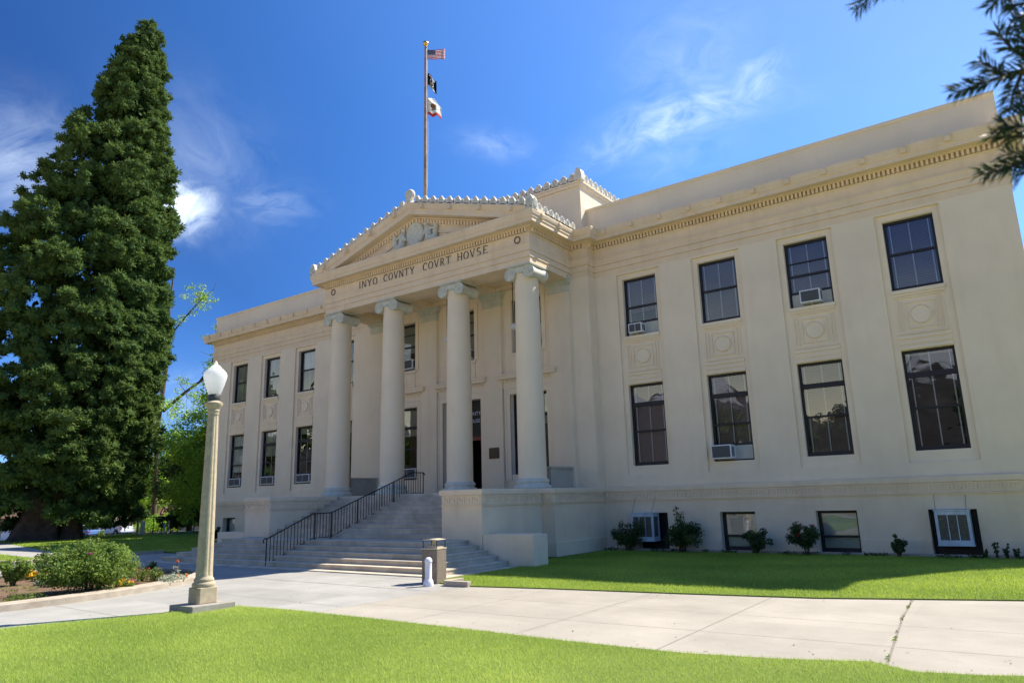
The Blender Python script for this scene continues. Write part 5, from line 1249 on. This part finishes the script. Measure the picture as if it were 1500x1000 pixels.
def wall_at(px, y=-0.62): 
    d = (rr*(px-750) - uu*(810-500))/1030.87 + fw; q = CAMP + d*((y-CAMP.y)/d.y); return (q.x, y, 0.02)
shrub('rose_bush', wall_at(921, -0.75), 0.98, 0.62, 1, 'wide dark rose bush in front of the cooler beside the portico', 'rose bush', group=GR_, n=40)
shrub('rose_bush', wall_at(1003, -0.70), 1.05, 0.66, 2, 'largest rose bush, with tall shoots rising above the basement window', 'rose bush', group=GR_, n=48)
shrub('tall_shoot', wall_at(997, -0.80), 1.62, 0.22, 31, 'tall upright leafy shoot standing out of the largest rose bush', 'shoot', group=None, n=18, spread=0.5, per=26, stems=3)
shrub('rose_bush', wall_at(1109, -0.75), 0.76, 0.46, 3, 'round rose bush at the right edge of the second basement window', 'rose bush', group=GR_, n=32)
shrub('rose_bush', wall_at(1183, -0.75), 0.88, 0.50, 4, 'rose bush with red blooms at the left edge of the third basement window', 'rose bush', group=GR_, n=36, flowers=(P_RED, 6, 0.06))
shrub('rose_bush', wall_at(1317, -0.70), 0.68, 0.28, 5, 'small open rose bush between two basement openings', 'rose bush', group=GR_, n=16, per=50)
for i, (px, h) in enumerate(((1443, 0.30), (1460, 0.46), (1475, 0.44), (1490, 0.30))):
    shrub('young_plant', wall_at(px, -0.55), h, 0.13, 20+i, ['low dark plant beside the rightmost basement opening', 'taller young plant right of the black opening', 'spindly young plant second from the right edge', 'small plant at the right edge of the photo'][i], 'plant', group='young plants by the wall', n=9, per=22, size=0.06, stems=3)
g = np.random.default_rng(40); pts = np.stack([g.uniform(6.4, 19, 1500), g.uniform(-0.75, -0.52, 1500), g.uniform(0.02, 0.12, 1500)], 1)
msk = (np.sin(pts[:, 0]*3.1)+np.sin(pts[:, 0]*7.7+1)) > 0.1
tag(np_mesh('low_weeds', leaves(g, pts[msk], np.tile([0, 0, 1.0], (msk.sum(), 1)), 0.09, 0.5, 0.8), 4, L_ROSE, tint=g.random(msk.sum())), kind='stuff')
f = MB(); f.box(6.9, 19.2, -0.50, -0.36, -0.05, 0.10); tag(f.build('wall_foot_kerb', M_KB, bevel=0.01), 'low concrete kerb running along the foot of the right wing', 'kerb')
slab('wall_bed_soil', [(6.3, -0.36), (19.25, -0.36), (19.25, -0.10), (6.3, -0.10)], -0.05, 0.03, M_SOIL)
shrub('shrub', (-7.95, -2.2, 0.05), 1.0, 0.5, 50, 'dark shrub behind the left cheek block of the steps', 'shrub', n=26, size=0.1)
shrub('shrub', (-16.2, -1.2, 0.05), 0.9, 0.4, 51, 'small dark shrub by the left basement window', 'shrub', n=20, size=0.1)

# planter plants
def bed(px, py): q = ground_at(px, py, 0.09); return (q.x, q.y, 0.07)
shrub('garden_shrub', bed(128, 866), 1.02, 0.92, 101, 'large leafy green shrub in the kerbed flower bed', 'shrub', mt=L_SHRUB, n=170, per=130, size=0.06, stems=12, spread=0.22, flowers=(P_PNK, 1, 0.05), low=0.05)
shrub('garden_shrub', bed(18, 857), 0.66, 0.42, 102, 'smaller open shrub at the left edge of the flower bed', 'shrub', mt=L_SHRUB, n=34, per=60, size=0.07, stems=8)
shrub('arching_shoot', bed(58, 842), 0.98, 0.22, 103, 'arching leafy shoot left of the large garden shrub', 'shoot', mt=L_SHRUB, n=12, per=40, size=0.07, stems=3, spread=0.5)
shrub('young_fir', bed(137, 850), 1.34, 0.20, 104, 'thin pointed seedling rising above the large garden shrub', 'seedling', mt=L_SHRUB, n=16, per=26, size=0.08, stems=3, spread=0.5)
BG = 'flower clumps in the kerbed bed'
for i, (px, py, h, r_, mt, fl, lb) in enumerate((
    (30, 880, 0.14, 0.42, L_COVER, None, 'low yellow green mat of foliage against the front kerb'), (205, 850, 0.34, 0.34, L_COVER, (P_RED, 5, 0.04), 'green clump with dull red flowers right of the large shrub'), (190, 845, 0.36, 0.36, L_COVER, None, 'pale green mound just right of the large shrub'),
    (228, 850, 0.30, 0.24, L_COVER, None, 'rounded yellow green clump second from the lamp post'), (245, 853, 0.20, 0.30, L_SILV, (P_WHT, 4, 0.03), 'silvery clump near the tip of the bed'), (262, 850, 0.16, 0.26, L_SILV, (P_ORG, 5, 0.05), 'silvery clump with orange flowers at the tip of the bed'),
    (172, 858, 0.22, 0.15, L_COVER, (P_YEL, 8, 0.06), 'bright yellow flowers beside the large shrub'), (184, 862, 0.17, 0.18, L_COVER, (P_YEL, 6, 0.06), 'small yellow and green clump at the kerb'), (192, 860, 0.17, 0.13, L_COVER, (P_PNK, 5, 0.045), 'pink flowers at the kerb'),
    (41, 848, 0.20, 0.20, L_COVER, (P_YEL, 14, 0.08), 'orange yellow flowers beside the small stone'), (60, 850, 0.22, 0.22, L_COVER, (P_YEL, 10, 0.08), 'yellow flowers left of the large shrub'), (62, 856, 0.14, 0.24, L_SILV, None, 'silver foliage below the yellow flowers'), (78, 858, 0.25, 0.30, L_COVER, None, 'pale green tuft left of the large shrub'), (220, 838, 0.30, 0.20, L_MID, None, 'small dark clump at the back of the bed'))):
    shrub('flower_clump', bed(px, py), h, r_, 200+i, lb, 'flowers' if fl else 'plant', mt=mt, n=16, per=44, size=0.045, group=BG, flowers=fl, low=0.01, stems=4, spread=0.45, sq=0.6)
FL = empty('tall_flower', bed(258, 842), 'single tall orange flower at the tip of the flower bed', 'flower')
f = MB(); f.tube([(0, 0, 0), (0.01, 0, 0.36)], 0.008, 5); f.build('stem', M_BARK, FL); gq = np.random.default_rng(3); pq = np.array([0.01, 0, 0.38])+gq.normal(0, 0.02, (24, 3)); np_mesh('flower', leaves(gq, pq, pq-np.array([0.01, 0, 0.36]), 0.04, 0.7, 0.4), 4, P_ORG, FL, gq.random(24))
pq = gq.uniform(-1, 1, (50, 3))*np.array([0.08, 0.08, 0.12])+np.array([0, 0, 0.14]); np_mesh('leaf_tuft', leaves(gq, pq, pq, 0.08, 0.35, 0.5), 4, L_SILV, FL, gq.random(50))
f = MB(); f.lathe([(0, 0), (0.09, 0), (0.10, 0.08), (0.09, 0.17), (0.05, 0.20), (0, 0.205)], seg=16, caps=False); tag(f.build('garden_stone', M_SLAB, smooth=40, loc=bed(49, 846)), 'small grey standing stone among yellow flowers', 'stone')
g = np.random.default_rng(61); n = 5200; an = g.uniform(0, 6.28, n); q_ = np.sqrt(g.random(n)); pts = np.stack([EC[0]+(ERX-0.36)*q_*np.cos(an), EC[1]+(ERY-0.36)*q_*np.sin(an), g.uniform(0.08, 0.13, n)], 1)
msk = (np.sin(pts[:, 0]*2.3+pts[:, 1])+np.sin(pts[:, 1]*3.1)) > 0.35
tag(np_mesh('bed_ground_cover', leaves(g, pts[msk], np.tile([0, 0, 1.0], (msk.sum(), 1)), 0.06, 0.5, 0.7), 4, L_COVER, tint=g.random(msk.sum())), kind='stuff')

# ------------------------------------------------------------ street side, far left
def pickup(loc, rz, label):
    t = empty('pickup_truck', loc, label, 'pickup truck', rz=rz)        # nose towards -x
    f = MB(); side = [(-2.75, 0.55), (-2.72, 0.95), (-2.5, 1.05), (-1.35, 1.12), (-0.75, 1.80), (0.45, 1.82), (0.72, 1.15), (0.75, 1.18), (2.72, 1.18), (2.75, 0.60), (2.30, 0.52), (2.2, 0.80), (1.9, 0.93), (1.55, 0.93), (1.25, 0.80), (1.15, 0.48), (-1.25, 0.48), (-1.35, 0.80), (-1.65, 0.93), (-2.0, 0.93), (-2.3, 0.80), (-2.4, 0.52)]
    body = side[:4] + [(0.72, 1.14)] + side[7:]
    f.prism(body, -0.95, 0.95, lambda u, v, y: (u, y, v)); f.build('body', M_TRUCK, t, bevel=0.03)
    f = MB(); f.v += []; lo = [(-1.40, 1.10), (0.74, 1.10)]; 
    f.prism([(-1.38, 1.13), (-0.75, 1.74), (0.42, 1.76), (0.70, 1.13)], -0.86, 0.86, lambda u, v, y: (u, y*(1-0.12*(v-1.13)/0.65), v)); f.build('cab_glass', M_CGL, t)
    f = MB(); f.prism([(-0.80, 1.745), (-0.72, 1.82), (0.42, 1.835), (0.47, 1.765)], -0.80, 0.80, lambda u, v, y: (u, y, v))
    for y in (-0.83, 0.77):
        for (a, b) in (((-1.36, 1.13), (-0.77, 1.77)), ((-0.15, 1.13), (-0.13, 1.77)), ((0.70, 1.13), (0.42, 1.78))): f.bar((a[0], y+0.03, a[1]), (b[0], (y+0.03)*0.94, b[1]), 0.07, 0.09)
    f.build('cab_roof', M_TRUCK, t, bevel=0.02)
    f = MB(); f.box(2.70, 2.765, -0.78, 0.78, 0.68, 1.19); f.build('tailgate', M_TRUCK, t, bevel=0.02)
    for y in (-0.90, 0.78): f = MB(); f.box(2.68, 2.772, y, y+0.12, 0.78, 1.12); f.build('tail_lamp', M_LRED, t)
    f = MB(); f.box(2.72, 2.90, -0.92, 0.92, 0.48, 0.66); f.build('rear_bumper', M_CHR, t, bevel=0.03)
    f = MB(); f.box(-2.88, -2.72, -0.92, 0.92, 0.45, 0.66); f.build('front_bumper', M_CHR, t, bevel=0.03)
    for x in (-1.82, 1.72):
        for y in (-0.86, 0.86):
            f = MB(); f.lathe([(0.22, -0.12), (0.37, -0.12), (0.39, -0.06), (0.39, 0.06), (0.37, 0.12), (0.22, 0.12)], (x, y, 0.39), 24, M=Matrix.Rotation(math.pi/2, 3, 'X'), caps=False); wl = f.build('wheel', M_RUB, t, smooth=40)
            f = MB(); f.lathe([(0.0, -0.09), (0.22, -0.10), (0.22, 0.10), (0.0, 0.09)], (x, y, 0.39), 18, M=Matrix.Rotation(math.pi/2, 3, 'X'), caps=False); f.build('rim', M_CHR, wl, smooth=40)
    return t
def far(px, dist, z): q = hz(px, dist); return (q.x, q.y, z)
pickup(far(173, 104, -1.37), R(2), 'white pickup truck parked on the street, tailgate towards us')
CB = empty('parked_car', far(130, 104, -1.37), 'blue car half hidden by the sequoia, parked left of the pickup', 'car', rz=R(2))
f = MB(); f.prism([(-2.2, 0.35), (-2.2, 0.75), (-1.3, 0.88), (1.7, 0.92), (2.15, 0.85), (2.2, 0.4), (1.7, 0.3), (-1.7, 0.3)], -0.88, 0.88, lambda u, v, y: (u, y, v)); f.build('body', M_BLUE, CB, bevel=0.05)
f = MB(); f.prism([(-1.2, 0.88), (-0.5, 1.38), (0.8, 1.40), (1.6, 0.91)], -0.75, 0.75, lambda u, v, y: (u, y*(1-0.15*(v-0.88)/0.5), v)); f.build('cabin', M_CGL, CB, bevel=0.04)
f = MB(); f.prism([(-0.52, 1.37), (-0.4, 1.44), (0.75, 1.45), (0.85, 1.38)], -0.66, 0.66, lambda u, v, y: (u, y, v)); f.build('roof', M_BLUE, CB, bevel=0.02)
for x in (-1.35, 1.3):
    for y in (-0.80, 0.80): f = MB(); f.lathe([(0, -0.1), (0.31, -0.1), (0.33, 0), (0.31, 0.1), (0, 0.1)], (x, y, 0.32), 20, M=Matrix.Rotation(math.pi/2, 3, 'X'), caps=False); f.build('wheel', M_RUB, CB, smooth=40)
for y in (-0.8, 0.6): f = MB(); f.box(2.15, 2.21, y, y+0.2, 0.62, 0.78); f.build('tail_lamp', M_LRED, CB)
sg_ = empty('grey_sign', far(204, 56, -0.02), 'grey blank backed sign board on a pale post at the lawn edge', 'sign', rz=R(28))
f = MB(); f.box(-0.05, 0.05, -0.04, 0.04, 0, 1.45); f.build('post', M_KB, sg_); f = MB(); f.box(-0.30, 0.30, -0.06, 0.06, 1.28, 1.98); f.build('board', M_WOOD, sg_, bevel=0.01)
for i, (px, h, lb) in enumerate(((211, 0.95, 'square white post behind the grey sign'), (243, 0.72, 'short white post left of the pair'), (248.5, 0.95, 'taller pale post right of the pair'))):
    f = MB(); w_ = 0.10 if i == 0 else 0.05; f.box(-w_, w_, -w_, w_, 0, h); f.prism([(-w_, h), (w_, h), (0, h+0.05)], -w_*0.9, w_*0.9, lambda u, v, t: (u, t, v)); tag(f.build('marker_post', M_WH if i < 2 else M_KB, loc=far(px, 57, 0.0)), lb, 'post', 'posts at the lawn edge')
RL = empty('pipe_rail', far(232, 58, 0.0), 'thin dark pipe rail on posts at the far lawn edge', 'rail')
c0 = Vector(far(232, 58, 0)); a0 = Vector(far(214, 58, 0))-c0; b0 = Vector(far(252, 58, 0))-c0
f = MB(); f.tube([a0+Vector((0, 0, 1.25)), b0+Vector((0, 0, 1.25))], 0.03, 6); f.build('top_rail', M_IR, RL)
for t in (0, 0.33, 0.66, 1): q = a0.lerp(b0, t); f = MB(); f.tube([q, q+Vector((0, 0, 1.25))], 0.03, 6); f.build('post', M_IR, RL)
def house(loc, rz, w_, d_, h_, wallm, label, garage=False, roofm=None):
    t = empty('house', loc, label, 'house', rz=rz)
    f = MB(); f.box(-w_/2, w_/2, -d_/2, d_/2, -0.3, h_); f.prism([(-d_/2, h_), (d_/2, h_), (0, h_+1.4)], -w_/2, w_/2, lambda u, v, x: (x, u, v)); f.build('wall', wallm, t)
    f = MB(); 
    for s_ in (-1, 1): f.bar((0, s_*(d_/4+0.15), h_+0.62), (0.001, s_*(d_/4+0.15), h_+0.62), 0.1, 0.1) if False else f.prism([(0, h_+1.45), (s_*(d_/2+0.5), h_-0.18), (s_*(d_/2+0.5), h_-0.06), (0, h_+1.57)], -w_/2-0.4, w_/2+0.4, lambda u, v, x: (x, u, v))
    f.build('roof', roofm or M_ROOFR, t)
    if garage: f = MB(); f.box(-1.3+4.2, 1.3+4.2, -d_/2-0.03, -d_/2+0.05, 0, 2.2); f.build('garage_door', M_TRUCK, t)
    f = MB(); f.box(-3.2, -2.0, -d_/2-0.03, -d_/2+0.05, 0.9, 2.1); f.build('window', M_FR, t)
    return t
house(far(-30, 112, -1.38), R(65), 12, 7, 2.6, M_BRICK, 'tan house with a white garage door at the far left', True, M_BARK)
house(far(268, 122, -1.38), R(62), 10, 7, 2.6, M_BRICK, 'tan house with a reddish roof half hidden by trees')

# ------------------------------------------------------------ fir boughs over the photographer
FT = empty('fir_tree', (21.8, -19.2, 0), 'blue green fir whose dark boughs hang into the upper right of the view', 'fir tree')
base = Vector(FT.location)
f = MB(); f.tube([(0, 0, -0.1), (0, 0, 3), (0, 0, 9)], [0.17, 0.13, 0.05], 12); f.build('trunk', M_BARK, FT, smooth=60)
gf = np.random.default_rng(21)
def sprig(pts, nl=0.034, dens=1500, both=True):
    """needles all along a twig given as world points"""
    P_ = [Vector(p) for p in pts]; out = []; 
    seg = [(a, b, (b-a).length) for a, b in zip(P_, P_[1:])]; tot = sum(s[2] for s in seg); n = int(dens*tot)
    for k in range(n):
        s = gf.random()*tot
        for a, b, l in seg:
            if s <= l: break
            s -= l
        p = a + (b-a)*(s/l); ax = (b-a).normalized(); rv = Vector(gf.normal(0, 1, 3)); rv = (rv - ax*rv.dot(ax)).normalized()
        rv.z *= 0.75; d = (rv + ax*0.75).normalized(); ln = nl*gf.uniform(0.75, 1.15); wv = d.cross(Vector(gf.normal(0, 1, 3))).normalized()*0.0017
        e = p + d*ln; m_ = p + d*ln*0.5 + Vector((0, 0, 0.004))
        out.append([tuple(p-base), tuple(m_+wv-base), tuple(e-base), tuple(m_-wv-base)])
    return out
def bough(tips, dist):
    """tips: twigs as lists of (px,py,dist); the bough carries on to the trunk"""
    NV = []; f = MB()
    for tw in tips:
        pts = [ray(a, b, c) for a, b, c in tw]; NV += sprig(pts); f.tube([p-base for p in pts], [0.0045 - 0.003*i/(len(pts)-1) for i in range(len(pts))], 5)
    root = [ray(*t) for t in [tips[0][0]]][0]; tr = Vector((base.x, base.y, root.z+0.55))
    f.tube([tr-base, (tr*0.5+root*0.5)-base+Vector((0, 0, 0.12)), root-base], [0.03, 0.016, 0.0045], 6)
    b = f.build('bough', M_BARK, FT, smooth=60); v = np.array(NV); np_mesh('needles', v, 4, L_FIR, b, gf.random(len(v)))
    mid = (tr*0.5+root*0.5)+Vector((0, 0, 0.12))
D = 1.75
bough([[(1530, 95, D), (1490, 105, D), (1440, 122, D-.02), (1398, 136, D-.03)], [(1500, 100, D), (1485, 135, D), (1478, 165, D-.03)], [(1510, 92, D), (1480, 70, D+.02), (1462, 48, D+.03)], [(1470, 112, D), (1455, 100, D), (1437, 92, D)], [(1530, 100, D), (1505, 70, D), (1490, 50, D)], [(1520, 110, D), (1500, 140, D), (1490, 160, D)]], D)
bough([[(1530, 190, 1.7), (1500, 200, 1.7), (1475, 202, 1.7), (1455, 200, 1.7)], [(1520, 192, 1.7), (1495, 185, 1.7), (1470, 186, 1.7)]], D)
bough([[(1530, 232, 1.72), (1500, 238, 1.72), (1470, 248, 1.72), (1440, 256, 1.7)], [(1510, 236, 1.72), (1490, 228, 1.72), (1475, 226, 1.72)], [(1530, 236, 1.72), (1510, 248, 1.72), (1490, 258, 1.72)]], D)
bough([[(1320, -45, 1.9), (1300, -25, 1.9), (1275, -3, 1.9), (1255, 14, 1.9)], [(1330, -45, 1.9), (1310, -25, 1.9), (1285, -8, 1.9)], [(1345, -50, 1.9), (1335, -25, 1.9), (1320, -14, 1.9)]], D)
bough([[(1500, -40, 1.8), (1480, -20, 1.8), (1465, -2, 1.8), (1450, 12, 1.8)], [(1540, 0, 1.8), (1510, 4, 1.8), (1480, 8, 1.8)], [(1540, 20, 1.8), (1515, 22, 1.8), (1492, 25, 1.8)], [(1530, 50, 1.8), (1505, 40, 1.8), (1488, 38, 1.8)]], D)
